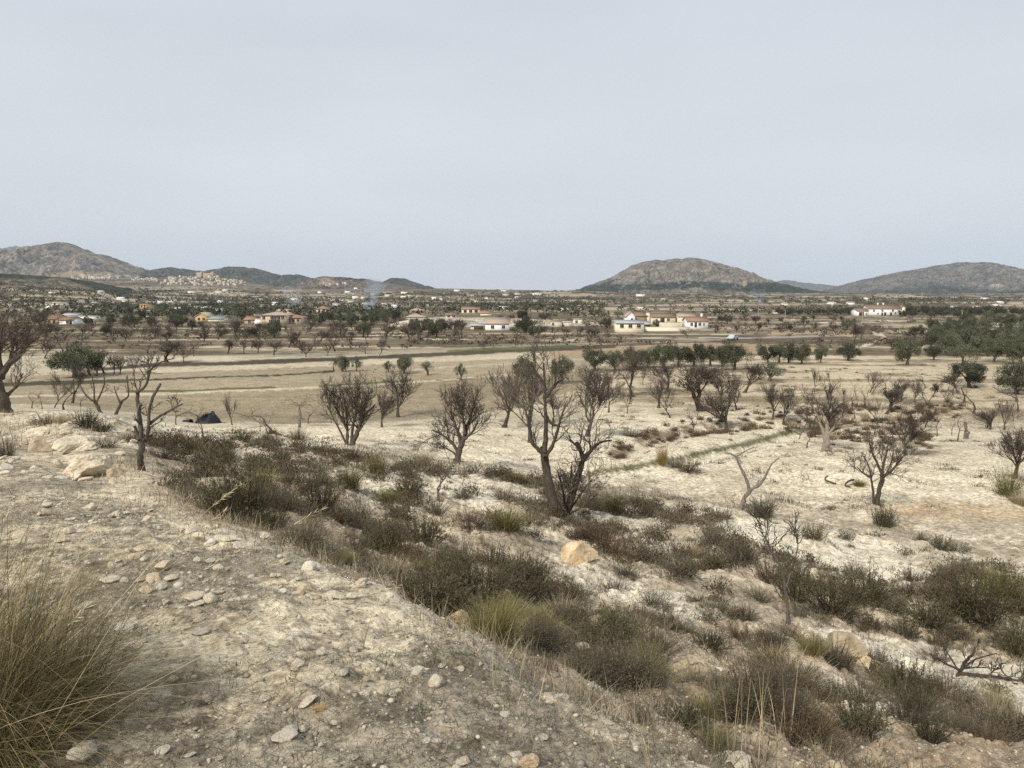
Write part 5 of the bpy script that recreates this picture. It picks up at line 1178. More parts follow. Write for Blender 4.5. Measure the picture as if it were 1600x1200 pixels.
traced('dead_tree', 222, 748, 15, [([(222, 748), (225, 725), (229, 708), (228, 698)], 5.6, 4.8, 0, 0), ([(224, 704), (223, 672), (221, 645), (220, 626)], 3.8, 2.9, 4, 20), ([(220, 626), (232, 620), (241, 606), (246, 590), (262, 578), (284, 572)], 2.5, .6, 6, 22),
    ([(232, 702), (239, 682), (240, 655), (250, 632), (262, 611)], 3.1, 2.0, 3, 18), ([(239, 674), (254, 663), (274, 652), (290, 644)], 2.6, 1.1, 3, 16), ([(222, 700), (216, 688), (214, 678)], 3.4, 2.5, 0, 10), ([(240, 608), (232, 596), (226, 588)], 1.2, .6, 0, 8)],
    'dead pruned tree with thick grey stubs behind the bank at left', bark='dead', twig='dead', seed=13)
traced('bare_tree', 8, 645, 30, [([(8, 645), (5, 618), (4, 596), (6, 585)], 10, 8, 0, 0), ([(5, 590), (16, 572), (30, 562), (42, 548), (50, 528), (52, 512)], 5.5, 1.6, 14, 34), ([(5, 590), (-12, 565), (-28, 540), (-40, 515)], 5, 1.5, 12, 34),
    ([(6, 588), (8, 560), (12, 530), (18, 505)], 4.5, 1.4, 14, 34), ([(10, 622), (22, 610), (32, 598), (40, 584)], 3, 1, 8, 26), ([(22, 568), (24, 540), (32, 516)], 3, 1, 10, 28)],
    'big dark bare tree cut by the left edge of the picture', seed=14, minicfg=MID)
traced('bare_tree', 541, 697, 38, [([(550, 697), (556, 682), (563, 668), (572, 648), (588, 632)], 4.5, 1.3, 12, 30), ([(542, 697), (543, 668), (542, 645), (538, 620)], 2.6, 1.1, 9, 28), ([(549, 694), (552, 668), (558, 640), (562, 614)], 2.6, 1.1, 12, 28), ([(542, 697), (532, 670), (522, 650), (514, 632)], 1.8, .9, 9, 26),
    ([(543, 670), (532, 648), (524, 626)], 2, .9, 9, 24), ([(564, 668), (566, 645), (574, 622)], 2.6, 1, 10, 26)], 'many-stemmed bare almond tree at the edge of the tan field', seed=15, minicfg=MID)
traced('bare_tree', 716, 722, 32, [([(714, 722), (718, 706), (724, 690), (728, 676), (735, 655), (742, 632)], 5.5, 1.4, 12, 28), ([(717, 712), (708, 694), (694, 682), (676, 672)], 3, 1, 10, 24), ([(720, 700), (716, 680), (710, 660), (704, 645)], 2.6, 1, 9, 26), ([(725, 688), (738, 678), (748, 660)], 2.6, 1, 9, 24),
    ([(716, 716), (704, 705), (690, 700)], 1.8, .8, 6, 20), ([(727, 680), (724, 655), (722, 635)], 2.4, 1, 9, 24)], 'leaning fan-shaped bare tree on the white soil left of centre', seed=16, minicfg=MID)
traced('dead_tree', 1157, 797, 26, [([(1157, 797), (1163, 781), (1171, 767)], 4.2, 3.4, 0, 0), ([(1170, 768), (1164, 748), (1153, 728), (1147, 714)], 2.6, 1.6, 1, 12), ([(1147, 714), (1138, 709), (1128, 707)], 1.3, .6, 0, 8), ([(1147, 714), (1158, 706), (1174, 698)], 1.3, .6, 2, 8),
    ([(1171, 767), (1183, 760), (1192, 745), (1199, 724), (1212, 714)], 3, .8, 2, 12), ([(1180, 762), (1186, 752)], 1.5, 1, 0, 0)], 'bleached dead tree forking low on the white soil right of centre', bark='pale_dead', twig='pale_dead', seed=17)
traced('bare_tree', 1290, 704, 40, [([(1290, 704), (1290, 690), (1289, 680)], 6, 5, 0, 0), ([(1288, 684), (1282, 665), (1274, 648), (1265, 632)], 3, 1.2, 10, 22), ([(1290, 682), (1294, 660), (1297, 635), (1294, 612)], 3.6, 1.4, 14, 24), ([(1291, 682), (1303, 664), (1312, 650)], 2.4, 1, 8, 20)],
    'bare tree with a pale stump-like trunk in the brown brush at right', bark='pale_dead', twig='twig', seed=18, minicfg=MID)
traced('bare_tree', 1232, 978, 12, [([(1232, 978), (1229, 945), (1224, 905), (1215, 880), (1200, 858), (1190, 838), (1194, 815), (1188, 795)], 3, .7, 7, 30), ([(1226, 915), (1236, 885), (1242, 855), (1240, 820)], 1.7, .6, 6, 26)],
    'thin dead sapling with crooked stem above the lower right shrubs', bark='dead', twig='dead', seed=19)
traced('bare_tree', 1369, 787, 30, [([(1370, 787), (1373, 765), (1376, 748), (1375, 735)], 4.2, 3.2, 0, 0), ([(1365, 785), (1362, 762), (1356, 742), (1350, 725), (1340, 708)], 2.2, .9, 5, 22), ([(1375, 738), (1366, 720), (1358, 705), (1354, 694)], 2.4, .9, 5, 20), ([(1375, 737), (1378, 715), (1380, 698)], 2.4, .9, 5, 20),
    ([(1375, 745), (1390, 735), (1400, 720), (1408, 706)], 2.6, .9, 6, 20), ([(1376, 750), (1385, 738), (1392, 722), (1394, 705)], 2, .8, 5, 18), ([(1357, 744), (1345, 738), (1336, 728)], 1.6, .7, 5, 18)], 'bare almond tree standing alone on the white soil at right', seed=28, minicfg=MID)
traced('dead_tree', 156, 656, 60, [([(158, 658), (152, 645), (146, 638)], 3, 2.4, 0, 0), ([(146, 638), (134, 628), (124, 612)], 1.6, .8, 2, 10), ([(149, 640), (149, 618), (146, 600)], 1.5, .7, 3, 12), ([(152, 642), (160, 626), (167, 612), (166, 598)], 1.6, .7, 3, 12)],
    'dead tree with three bare arms left of the pruned tree', bark='bark', twig='twig', seed=20)
traced('dead_tree', 182, 657, 60, [([(181, 657), (188, 642), (192, 636)], 2.2, 1.8, 0, 0), ([(191, 637), (202, 630), (204, 622), (201, 604), (203, 596)], 1.5, .6, 3, 10), ([(190, 640), (184, 622), (183, 612)], 1.3, .6, 2, 10)], 'small twisted dead tree between two larger dead trees at left', seed=21)
traced('dead_tree', 1507, 686, 45, [([(1508, 686), (1507, 672), (1504, 660)], 2.6, 2.2, 0, 0), ([(1511, 686), (1511, 674)], 1.6, 1.3, 0, 0)], 'pale double stump standing on tan soil at the right', bark='pale_dead', seed=22)
# fallen wood
traced('dead_branch', 1500, 1062, 9.5, [([(1496, 1062), (1502, 1050), (1506, 1036), (1502, 1012), (1505, 1000)], 3.4, 1.4, 2, 12), ([(1502, 1050), (1525, 1035), (1550, 1017)], 2, .8, 1, 12), ([(1500, 1052), (1480, 1042), (1462, 1034)], 2.4, .8, 3, 14), ([(1500, 1056), (1530, 1066), (1556, 1076), (1585, 1074), (1612, 1086)], 2.2, 1.1, 7, 22),
    ([(1502, 1058), (1524, 1078), (1552, 1080), (1580, 1096), (1615, 1100)], 2.0, .9, 7, 22), ([(1498, 1054), (1486, 1030), (1478, 1020)], 1.6, .6, 1, 8), ([(1504, 1048), (1530, 1046), (1560, 1048)], 1.6, .7, 3, 12)], 'fallen black dead branch with radiating arms at the lower right', 'branch', bark='bark', twig='bark', seed=23, depth=.5)
traced('fallen_branch', 1298, 758, 38, [([(1306, 758), (1296, 754), (1289, 752), (1288, 747), (1293, 745)], 1.6, 1.2, 0, 0)], 'curved dark branch end lying on the white soil', 'branch', seed=24)
traced('fallen_branch', 1325, 761, 38, [([(1334, 749), (1324, 752), (1319, 758), (1327, 760)], 1.8, 1, 0, 0)], 'hooked dark branch lying beside a small green tuft', 'branch', seed=25)
traced('fallen_branch', 292, 784, 8.6, [([(272, 768), (280, 775), (290, 781)], 2.6, 2, 0, 0), ([(290, 781), (300, 772), (302, 765)], 2, 1, 1, 8), ([(288, 782), (300, 778), (312, 770)], 1.4, .6, 0, 0)], 'grey broken branch lying at the bank edge below the dark shrub', 'branch', bark='pale_dead', twig='pale_dead', seed=26)
traced('dead_branch', 815, 948, 7.5, [([(788, 928), (800, 936), (815, 943), (828, 946), (838, 934)], 1.0, .7, 0, 0)] + [([(790 + 7 * i, 931 + 2.4 * i), (795 + 8 * i, 926 + 1.4 * i)], .7, .4, 0, 0) for i in range(6)], 'pale comb-like dead twig over the green grass', 'branch', bark='pale_dead', seed=27)

# ------------------------------------------------------------------ the black heap
def heap():
    x, y, z = hit(325, 661, 55); k = y / F; rg = np.random.default_rng(3); A = Acc()
    nu, nv = 60, 22; th = np.linspace(0, 2 * math.pi, nu, endpoint=False); q = np.linspace(0, 1, nv)
    T, Qq = np.meshgrid(th, q, indexing='ij'); X = np.cos(T) * Qq * 22 * k; Y = np.sin(T) * Qq * 14 * k
    H = 12.5 * k * (1 - Qq ** 2.6) * (1 + .3 * np.sin(X / k / 22 * 2.6 + .8)) + (fbm(X * 2 + 5, Y * 2, 7, 5, .7) - .5) * 1.3 * (1 - Qq)
    idx = np.arange(nu * nv).reshape(nu, nv); nx = np.roll(idx, -1, 0)
    A.add(np.stack([X, Y, np.maximum(H, -.1)], -1), np.stack([idx[:, :-1], nx[:, :-1], nx[:, 1:], idx[:, 1:]], -1).reshape(-1, 4)[:, ::-1], .3)
    n = 900; px = rg.normal(0, 9, n) * k; py = rg.normal(0, 6, n) * k; pz = np.maximum(0, 13 * k * (1 - np.hypot(px / (22 * k), py / (14 * k)) ** 1.6))
    V, Q, t, _ = blades(np.stack([px, py, pz - .05], 1), rg.uniform(0, 6.3, n), rg.uniform(0, 1.3, n), rg.uniform(.15, .55, n), np.full(n, .03), rg.uniform(0, .5, n), 2, tone=rg.random(n), rg=rg); A.add(V, Q, t)
    m, nn, b = mat_base('black_plastic', .55); nz = N(nn, 'ShaderNodeTexNoise', Scale=5.0, Detail=4.0); nn.links.new(rampn(nn, [(.3, (.008, .009, .012)), (.7, (.03, .032, .04))], nz.outputs[0]), b.inputs['Base Color'])
    root = bpy.data.objects.new('netting_heap', None); COL.objects.link(root); root.location = (x, y, gz(x, y) - .03)
    tag(root, 'black heap of ragged netting on the pale field edge at left', 'heap')
    link('heap', A.mesh('heap', m), root)
    B = Acc(); V, Q = tubes(np.array([[(-24 * k, -6 * k, .1), (-36 * k, -4 * k, .12), (-44 * k, -2 * k, .02)]]), np.array([[.35, .22, .05]]), 7); B.add(V, Q, .4)
    link('netting_tail', B.mesh('netting_tail', m), root)
heap()

# ------------------------------------------------------------------ buildings
M['w_cream'] = wall_mat('cream_plaster', (.84, .76, .58), .15); M['w_white'] = wall_mat('white_plaster', (.88, .87, .84), .10); M['w_beige'] = wall_mat('beige_render', (.62, .51, .38)); M['w_yellow'] = wall_mat('yellow_plaster', (.66, .47, .24))
M['w_brown'] = wall_mat('brown_masonry', (.34, .27, .19), .4); M['w_block'] = wall_mat('pale_block', (.74, .67, .54), .3); M['w_pink'] = wall_mat('pinkish_plaster', (.58, .40, .32))
M['r_orange'] = roof_mat('orange_tile', (.30, .17, .11), (.43, .27, .19)); M['r_brown'] = roof_mat('brown_tile', (.22, .15, .10), (.34, .24, .16)); M['r_grey'] = roof_mat('grey_sheet', (.40, .40, .40), (.52, .52, .51)); M['r_pink'] = roof_mat('sunbleached_tile', (.42, .32, .24), (.54, .43, .33)); M['r_green'] = roof_mat('green_sheet', (.26, .31, .29), (.33, .38, .36))
M['glass'] = plain_mat('dark_window', (.03, .035, .04), .25); M['wood'] = plain_mat('brown_wood', (.10, .06, .035), .7); M['frame'] = plain_mat('pale_frame', (.6, .58, .53), .6)
def gable(A, w_, d, h, rh, over=.3, axis='x', z0=0, thick=.15, cx=0, cy=0):
    """gabled roof slab, ridge along axis"""
    if axis == 'x':
        for s in (-1, 1):
            a = np.array([(-w_ / 2 - over, s * (d / 2 + over), h - rh * over / (d / 2)), (w_ / 2 + over, s * (d / 2 + over), h - rh * over / (d / 2)), (w_ / 2 + over, 0, h + rh), (-w_ / 2 - over, 0, h + rh)]) + np.array([cx, cy, z0])
            V = np.concatenate([a, a + np.array([0, 0, thick])]); A.add(V, [(0, 1, 2, 3), (4, 5, 6, 7), (0, 1, 5, 4), (1, 2, 6, 5), (2, 3, 7, 6), (3, 0, 4, 7)])
    else:
        for s in (-1, 1):
            a = np.array([(s * (w_ / 2 + over), -d / 2 - over, h - rh * over / (w_ / 2)), (s * (w_ / 2 + over), d / 2 + over, h - rh * over / (w_ / 2)), (0, d / 2 + over, h + rh), (0, -d / 2 - over, h + rh)]) + np.array([cx, cy, z0])
            V = np.concatenate([a, a + np.array([0, 0, thick])]); A.add(V, [(0, 1, 2, 3), (4, 5, 6, 7), (0, 1, 5, 4), (1, 2, 6, 5), (2, 3, 7, 6), (3, 0, 4, 7)])
def gable_wall(A, w_, d, h, rh, axis='x', cx=0, cy=0, z0=-1.5):
    A.box((cx, cy, (h + z0) / 2), (w_, d, h - z0))
    if axis == 'x':
        for s in (-1, 1): x = s * w_ / 2 + cx; A.add([(x, cy - d / 2, h), (x, cy + d / 2, h), (x, cy, h + rh)], [(0, 1, 2)])
    else:
        for s in (-1, 1): y = s * d / 2 + cy; A.add([(cx - w_ / 2, y, h), (cx + w_ / 2, y, h), (cx, y, h + rh)], [(0, 1, 2)])
def house(name, label, u0, u1, v, vt, D0, wall, roof, depth=8, rh=1.4, axis='x', rtype='gable', wins=(), doors=(), cat='house', yaw=0, chim=(), group=None, v_is_wall=True, D=None):
    um = (u0 + u1) / 2
    if D is None: x, y, z = hit(um, v, D0)
    elif D >= 600: x, y, z = hit(um, v, 450); y = min(y, 3000.)
    else: y = D; x = atan_u(um, v) * D; z = gz(x, y)
    if D is not None and EYE - down(v) * y < gz(x, y) - .25: x, y, z = hit(um, v, 150)
    k = y / F; w_ = (u1 - u0) * k; h = (v - vt) * k
    zz = EYE - down(v) * y                       # foot where the photo shows it, footing buried below
    root = bpy.data.objects.new(name, None); COL.objects.link(root); root.location = (x, y, min(zz, gz(x, y) + .6)); root.rotation_euler = (0, 0, yaw)
    tag(root, label, cat, group)
    A = Acc(); R_ = Acc()
    if rtype == 'gable': gable_wall(A, w_, depth, h, rh, axis); gable(R_, w_, depth, h, rh, .35, axis)
    elif rtype == 'flat': A.box((0, 0, (h - 1.5) / 2), (w_, depth, h + 1.5)); R_.box((0, 0, h + .12), (w_ + .3, depth + .3, .2))
    elif rtype == 'shed':
        A.box((0, 0, (h - 1.5) / 2), (w_, depth, h + 1.5)); a = np.array([(-w_ / 2 - .3, -depth / 2 - .4, h + .02), (w_ / 2 + .3, -depth / 2 - .4, h + .02), (w_ / 2 + .3, depth / 2 + .3, h + rh), (-w_ / 2 - .3, depth / 2 + .3, h + rh)])
        R_.add(np.concatenate([a, a + np.array([0, 0, .14])]), [(0, 1, 2, 3), (4, 5, 6, 7), (0, 1, 5, 4), (1, 2, 6, 5), (2, 3, 7, 6), (3, 0, 4, 7)])
    elif rtype == 'hip':
        A.box((0, 0, (h - 1.5) / 2), (w_, depth, h + 1.5)); o_ = .5; rl = max(0.2, w_ / 2 - depth / 2)
        V = np.array([(-w_ / 2 - o_, -depth / 2 - o_, h), (w_ / 2 + o_, -depth / 2 - o_, h), (w_ / 2 + o_, depth / 2 + o_, h), (-w_ / 2 - o_, depth / 2 + o_, h), (-rl, 0, h + rh), (rl, 0, h + rh)])
        R_.add(V, [(0, 1, 5, 4), (2, 3, 4, 5)]); R_.add(V, [(1, 2, 5), (3, 0, 4), ])
        R_.add(V[:4], [(0, 1, 2, 3)])
    link('wall', A.mesh('wall', M[wall]), root); rf = link('roof', R_.mesh('roof', M[roof]), root)
    for cx in chim:
        C_ = Acc(); C_.box((cx * w_, 0, h + rh + .3), (.7, .7, 1.5)); C_.box((cx * w_, 0, h + rh + 1.1), (.9, .9, .15)); link('chimney', C_.mesh('chimney', M[wall]), rf)
    for (fx, fz, ww, wh) in wins:                # fractions of width / height, size in metres
        W_ = Acc(); W_.box((fx * w_, -depth / 2 - .02, fz * h), (ww, .1, wh)); g_ = link('window', W_.mesh('window', M['glass']), root)
        if k * 10 < 4.5:
            W2 = Acc(); W2.box((fx * w_, -depth / 2 - .06, fz * h - wh / 2 - .06), (ww + .25, .2, .1)); W2.box((fx * w_, -depth / 2 - .075, fz * h), (.06, .06, wh)); link('frame', W2.mesh('frame', M['frame']), g_)
    for (fx, ww, wh) in doors:
        W_ = Acc(); W_.box((fx * w_, -depth / 2 - .03, wh / 2), (ww, .12, wh)); link('door', W_.mesh('door', M['wood']), root)
    return root, w_, h, k
# long cream farm building with its yard wall
r_, w_, h_, k_ = house('farm_building', 'long low cream farm building with grey sheet roof and three windows', 961, 1003, 518.5, 504.5, 200, 'w_cream', 'r_grey', 7, .7, rtype='shed', wins=[(-.31, .72, 1.1, 1.0), (.0, .72, 1.1, 1.0), (.31, .72, 1.1, 1.0)], D=245)
house('open_shed', 'open dark shed joined to the right end of the cream farm building', 1003.3, 1014, 511, 504, 200, 'w_brown', 'r_grey', 7, .7, rtype='shed', doors=[(0, 1.8, 1.3)], D=247, cat='shed')  # the door is a dark panel standing in for shade inside the opening
def wall_run(name, label, u0, u1, v, hpx, D, mat, cat='wall', th=.25, slope=0):
    k = D / F; x0 = atan_u(u0, v) * D; x1 = atan_u(u1, v) * D; z = EYE - down(v) * D; A = Acc()
    A.box((0, 0, (hpx * k - 2) / 2), (x1 - x0, th, hpx * k + 2)); A.box((0, 0, hpx * k + .05), (x1 - x0, th + .1, .08))
    o = link(name, A.mesh(name, M[mat]), loc=((x0 + x1) / 2, D, z)); tag(o, label, cat); o.rotation_euler = (0, 0, slope)
wall_run('yard_wall', 'long cream yard wall running right from the farm building', 1003.5, 1078, 518, 6.8, 243, 'w_cream')
wall_run('garden_wall', 'low pale wall behind the yard wall near the white cottage', 1030, 1066, 509, 5, 262, 'w_block')
house('farmhouse', 'white gabled house at the left end of the old farmstead', 976.5, 990, 499, 488.5, 260, 'w_white', 'r_pink', 8, 1.6, 'y', D=300, wins=[(.1, .5, .8, .9)])
house('farmhouse', 'brown masonry section of the old farmstead beside the white gable', 990.3, 1008, 498, 487.5, 260, 'w_brown', 'r_brown', 8, 1.4, D=302)
house('tower', 'small square cream tower rising from the old farmstead', 1009.5, 1015, 498, 482.5, 260, 'w_cream', 'r_pink', 2.0, .3, rtype='flat', D=299, cat='tower')
house('farmhouse', 'long cream barn with brown tiled roof in the old farmstead', 1015.5, 1052, 498.5, 489.5, 260, 'w_cream', 'r_brown', 8, 1.4, D=300, wins=[(.2, .55, 1.0, .9), (-.3, .5, .7, .8)], doors=[(-.05, 1.6, 1.9)], cat='barn')
house('farmhouse', 'cream end house of the old farmstead with dark windows', 1057, 1082, 499, 489, 260, 'w_cream', 'r_pink', 8, 1.0, D=298, wins=[(.1, .5, 1.6, 1.1), (.35, .5, .9, 1.1)])
house('cottage', 'small white cottage with bright orange tiled roof and blue left side', 1070.5, 1102, 510.5, 501, 230, 'w_white', 'r_orange', 7, 1.3, D=262, wins=[(-.3, .5, .8, .9), (.1, .5, .9, .9), (.3, .5, .5, .7)], doors=[(-.1, .8, 1.6)], chim=(.3,))
house('ruin', 'cream roofless ruin on the terraces, the left of two', 860, 877, 508.5, 502.5, 260, 'w_block', 'r_pink', 5, .3, rtype='flat', wins=[(-.3, .5, .7, .7)], D=275, cat='ruin')
house('ruin', 'low cream ruined wall block between the two small ruins', 877.5, 893, 507, 503, 260, 'w_block', 'w_block', 4, .3, rtype='flat', D=278, cat='ruin')
house('ruin', 'small cream ruin with a flat top, the right of two', 896, 909, 503.5, 497.5, 260, 'w_cream', 'r_pink', 5, .3, rtype='flat', wins=[(-.2, .5, .9, .9)], D=295, cat='ruin')
house('house', 'white house with orange roof behind olives left of centre', 759, 796, 515, 504.5, 230, 'w_white', 'r_pink', 9, 1.7, 'x', D=262, wins=[(-.2, .5, 1, 1), (.25, .5, 1, 1)])
house('open_shed', 'small dark open shed left of the white house', 736, 757, 515, 508.5, 230, 'w_block', 'r_grey', 6, .5, rtype='shed', doors=[(.1, 3.2, 1.1)], D=258, cat='shed')  # shaded interior drawn as a wide dark panel, built as a door
house('farmhouse', 'long white two-storey farmhouse with brown roof on the right horizon', 1352, 1401, 492.5, 482, 380, 'w_white', 'r_brown', 9, 1.9, D=440, wins=[(-.33, .72, .9, .9), (-.07, .72, .9, .9), (.25, .72, .9, .9), (.43, .7, .8, .8), (-.2, .3, .7, .7), (.33, .35, .8, 1.0)], doors=[(.02, 1.1, 1.7), (-.07, .9, 1.6), (.2, 1.0, 1.7)], chim=(.05, -.12), yaw=-.06)
house('farmhouse', 'low white wing with a brown gate at the left end of the long farmhouse', 1334.5, 1351.5, 493, 485.5, 380, 'w_white', 'r_brown', 8, 1.2, D=438, doors=[(-.15, 2.6, 2.0)], wins=[(.3, .4, .6, .6)])
house('farmhouse', 'pale gabled end house at the right end of the long farmhouse', 1401.5, 1407.5, 492.5, 480, 380, 'w_cream', 'r_brown', 9, .8, 'y', D=442, wins=[(.1, .6, .6, .7)])
house('mansion', 'large beige two-storey mansion with a dark arcade', 415, 453, 506, 492, 380, 'w_beige', 'r_pink', 11, 1.3, rtype='hip', D=385, wins=[(-.38, .75, 1.0, 1.1), (-.05, .75, 1.1, 1.1), (.08, .75, 1.1, 1.1), (.22, .75, 1.1, 1.1), (.38, .75, 1, 1.1), (-.1, .25, 1.3, 1.9), (.05, .25, 1.3, 1.9), (.2, .25, 1.3, 1.9)])
house('mansion', 'beige lower wing at the right of the large mansion', 452.5, 475, 505.5, 496, 380, 'w_beige', 'r_orange', 9, 1.1, rtype='hip', D=382, wins=[(-.3, .6, .9, .9), (0, .6, .9, .9), (.3, .6, .9, .9)])
house('house', 'cream villa with hipped roof behind the olive belt', 497, 513, 488.5, 482.5, 380, 'w_cream', 'r_orange', 9, 1.8, rtype='hip', D=640, wins=[(-.2, .5, 1.3, 1.3), (.2, .5, 1.3, 1.3)])
house('house', 'white low house left behind the large mansion', 436, 460, 489, 485.5, 380, 'w_block', 'r_pink', 9, 1.0, D=600)
house('house', 'pinkish house at the left of the large mansion', 388, 402, 505, 499, 380, 'w_pink', 'r_orange', 8, 1.2, D=400, wins=[(0, .5, 1, 1)])
house('house', 'white low block between the pinkish house and the mansion', 402.5, 414, 505, 498, 380, 'w_white', 'r_pink', 8, .6, D=395, rtype='flat')
house('house', 'beige house with hipped roof above the pale terraced bank', 641, 662, 488.5, 485, 380, 'w_beige', 'r_pink', 10, 1.5, rtype='hip', D=560, wins=[(-.2, .5, 1.4, 1), (.2, .5, 1.4, 1)])
house('house', 'wide beige house with low roof right below the hipped one', 634, 664, 498, 495, 380, 'w_block', 'r_pink', 10, 1.5, rtype='hip', D=400)
house('house', 'beige house with dark shutters above the terraced bank', 697, 714, 497, 491.5, 380, 'w_beige', 'r_brown', 8, .8, D=430, wins=[(-.2, .5, 1.2, 1.1), (.25, .5, 1.2, 1.1)])
house('house', 'wide house with pinkish tile roof and dark veranda', 722, 750, 489, 483, 380, 'w_cream', 'r_orange', 9, 1.3, D=600, wins=[(-.3, .5, 1.8, 1.6), (0, .5, 1.8, 1.6), (.3, .5, 1.8, 1.6)])
house('house', 'cream house with orange roof lower right of the veranda house', 751, 768, 492.5, 489, 380, 'w_cream', 'r_orange', 8, 1.2, D=520)
house('house', 'white flat house between the veranda house and the ruins', 778, 795, 483, 479, 380, 'w_white', 'w_white', 9, .5, rtype='flat', D=760, wins=[(-.2, .5, 1.5, 1.5), (.25, .5, 1.5, 1.5)])
house('house', 'small yellow house at the far left behind the bare trees', 81, 99, 505, 498, 300, 'w_yellow', 'r_orange', 8, 1.4, D=390, wins=[(-.2, .5, 1, 1)], doors=[(.2, 1, 2)])
house('house', 'white gabled house right of the small yellow house', 101, 122, 506, 499.5, 300, 'w_white', 'r_brown', 7, 1.0, D=385, wins=[(.1, .5, 1, 1)], doors=[(.33, 1, 2)])
house('house', 'grey-roofed low house behind the white gabled house', 104, 127, 496.5, 492.5, 300, 'w_block', 'r_grey', 8, 1.0, D=455)
house('house', 'low white row house right of the grey-roofed house', 130, 158, 498, 494.5, 300, 'w_white', 'w_block', 8, .5, rtype='flat', D=440)
house('house', 'white house on the left slope below the dark pines', 75, 104, 477.5, 473.5, 300, 'w_cream', 'r_pink', 7, 1.0, D=700, wins=[(0, .5, 1.5, 1.5)])
house('house', 'bright yellow two-storey house on the hillside', 223, 236, 483, 476.5, 300, 'w_yellow', 'r_orange', 9, .8, D=760, wins=[(-.25, .7, 1, 1.2), (.1, .7, 1, 1.2)])
house('greenhouse', 'flat pale greenhouse right of the yellow hillside house', 270, 287, 482.8, 480, 300, 'w_white', 'r_grey', 9, .5, rtype='flat', D=770, cat='greenhouse')
house('house', 'pale pink low house right of the flat greenhouse', 296, 314, 482.5, 480, 300, 'w_pink', 'r_pink', 8, .8, D=775)
house('house', 'tiny white house right of the pale pink low house', 318, 330, 483.5, 481, 300, 'w_white', 'w_white', 8, .8, D=770)
house('house', 'yellow house with steep gable left of the green-roofed sheds', 312, 330, 501.5, 494, 300, 'w_yellow', 'r_pink', 9, 1.6, 'y', D=430, wins=[(-.2, .5, 1, 1), (.2, .5, 1, 1)])
house('shed', 'green-roofed shed right of the yellow house', 331, 355, 501.5, 497.5, 300, 'w_block', 'r_green', 9, 1.0, D=435, cat='shed')
house('shed', 'long low shed far behind the white cottage', 1110, 1142, 484.5, 482.4, 500, 'w_block', 'r_pink', 9, .6, rtype='flat', D=720, cat='shed')
house('shed', 'pale low shed left on the plateau far right', 1143, 1172, 485, 483.5, 500, 'w_white', 'r_grey', 9, .4, rtype='flat', D=730, cat='shed')
house('house', 'white farm with dark tree high on the slope below the broad mountain', 994, 1007, 463, 460.5, 500, 'w_white', 'w_white', 10, 1.0, D=1700)
house('house', 'white farm on the skyline left of the broad mountain', 831, 846, 461, 458.5, 500, 'w_white', 'w_block', 10, 1.0, D=2000)
house('kiosk', 'small brown hut beside the winding pale track', 1377, 1382, 536, 528.5, 120, 'w_brown', 'r_brown', 1.2, .25, 'y', D=185, cat='hut')
# town on the slope
def town_proto(i):
    rg = np.random.default_rng(900 + i); A = Acc(); w1, d1, h1 = rg.uniform(7, 12), rg.uniform(7, 10), rg.uniform(6, 10)
    A.box((0, 0, h1 / 2 - 2), (w1, d1, h1 + 4), 0); B_ = Acc()
    if i % 2: gable(A, w1, d1, h1, 1.2, .2)
    for a in range(int(w1 // 3)):
        for b in range(2):
            A.box((-w1 / 2 + 1.8 + a * 3, -d1 / 2 - .02, 2 + b * 3), (1.1, .1, 1.4), 1)
    A.box((w1 * .2, 0, h1 + .4), (w1 * .4, d1 * .5, 1.0), 0)
    return A.mesh('town_house', [M['town_' + ['w_white', 'w_cream', 'w_block', 'w_block', 'w_cream', 'w_beige'][i]], M['glass']])
for q_ in ('w_white', 'w_cream', 'w_block', 'w_beige'): M['town_' + q_] = wall_mat('weathered_' + q_[2:] + '_render', {'w_white': (.80, .76, .68), 'w_cream': (.68, .60, .48), 'w_block': (.56, .49, .39), 'w_beige': (.46, .37, .28)}[q_], .3)
TP = [town_proto(i) for i in range(6)]
def town():
    n = 0
    spans = [(250, 275, 437, 445), (262, 300, 433, 446), (300, 345, 432, 447), (340, 368, 436, 446), (355, 385, 439, 447), (110, 185, 433.5, 436), (205, 246, 435, 440), (500, 545, 443, 446)]
    wts = [14, 44, 60, 26, 24, 34, 24, 12]
    for (u0, u1, v0, v1), m in zip(spans, wts):
        for j in range(m):
            u = rng.uniform(u0, u1); v = rng.uniform(v0, v1); D = 2450 if u > 200 else 2380
            if u > 480: D = 2300
            zc = EYE - down(v) * D
            # walk back until the ground is as high as this row of the photo
            xx, yy, zz = hit(u, v, 1400)
            if yy > 3400: yy = 2700; xx = atan_u(u, v) * yy; zz = EYE - down(v) * yy - 2
            o = link('town_house', TP[rng.integers(6)], loc=(xx, yy, zz - .3), rot=(0, 0, rng.normal(0, .35)), sc=yy / 2600 * rng.uniform(.5, .85))
            later(o, 'tiny white town house', 'house', 'white houses of the hillside town', u, v); n += 1
LAND.extend([(323, 426, 'the old fortress above the town'), (375, 443, 'the right end of the town'), (258, 440, 'the left end of the town'), (150, 435, 'the pale quarry cut'), (520, 444, 'the bare quarry hill')])
town()
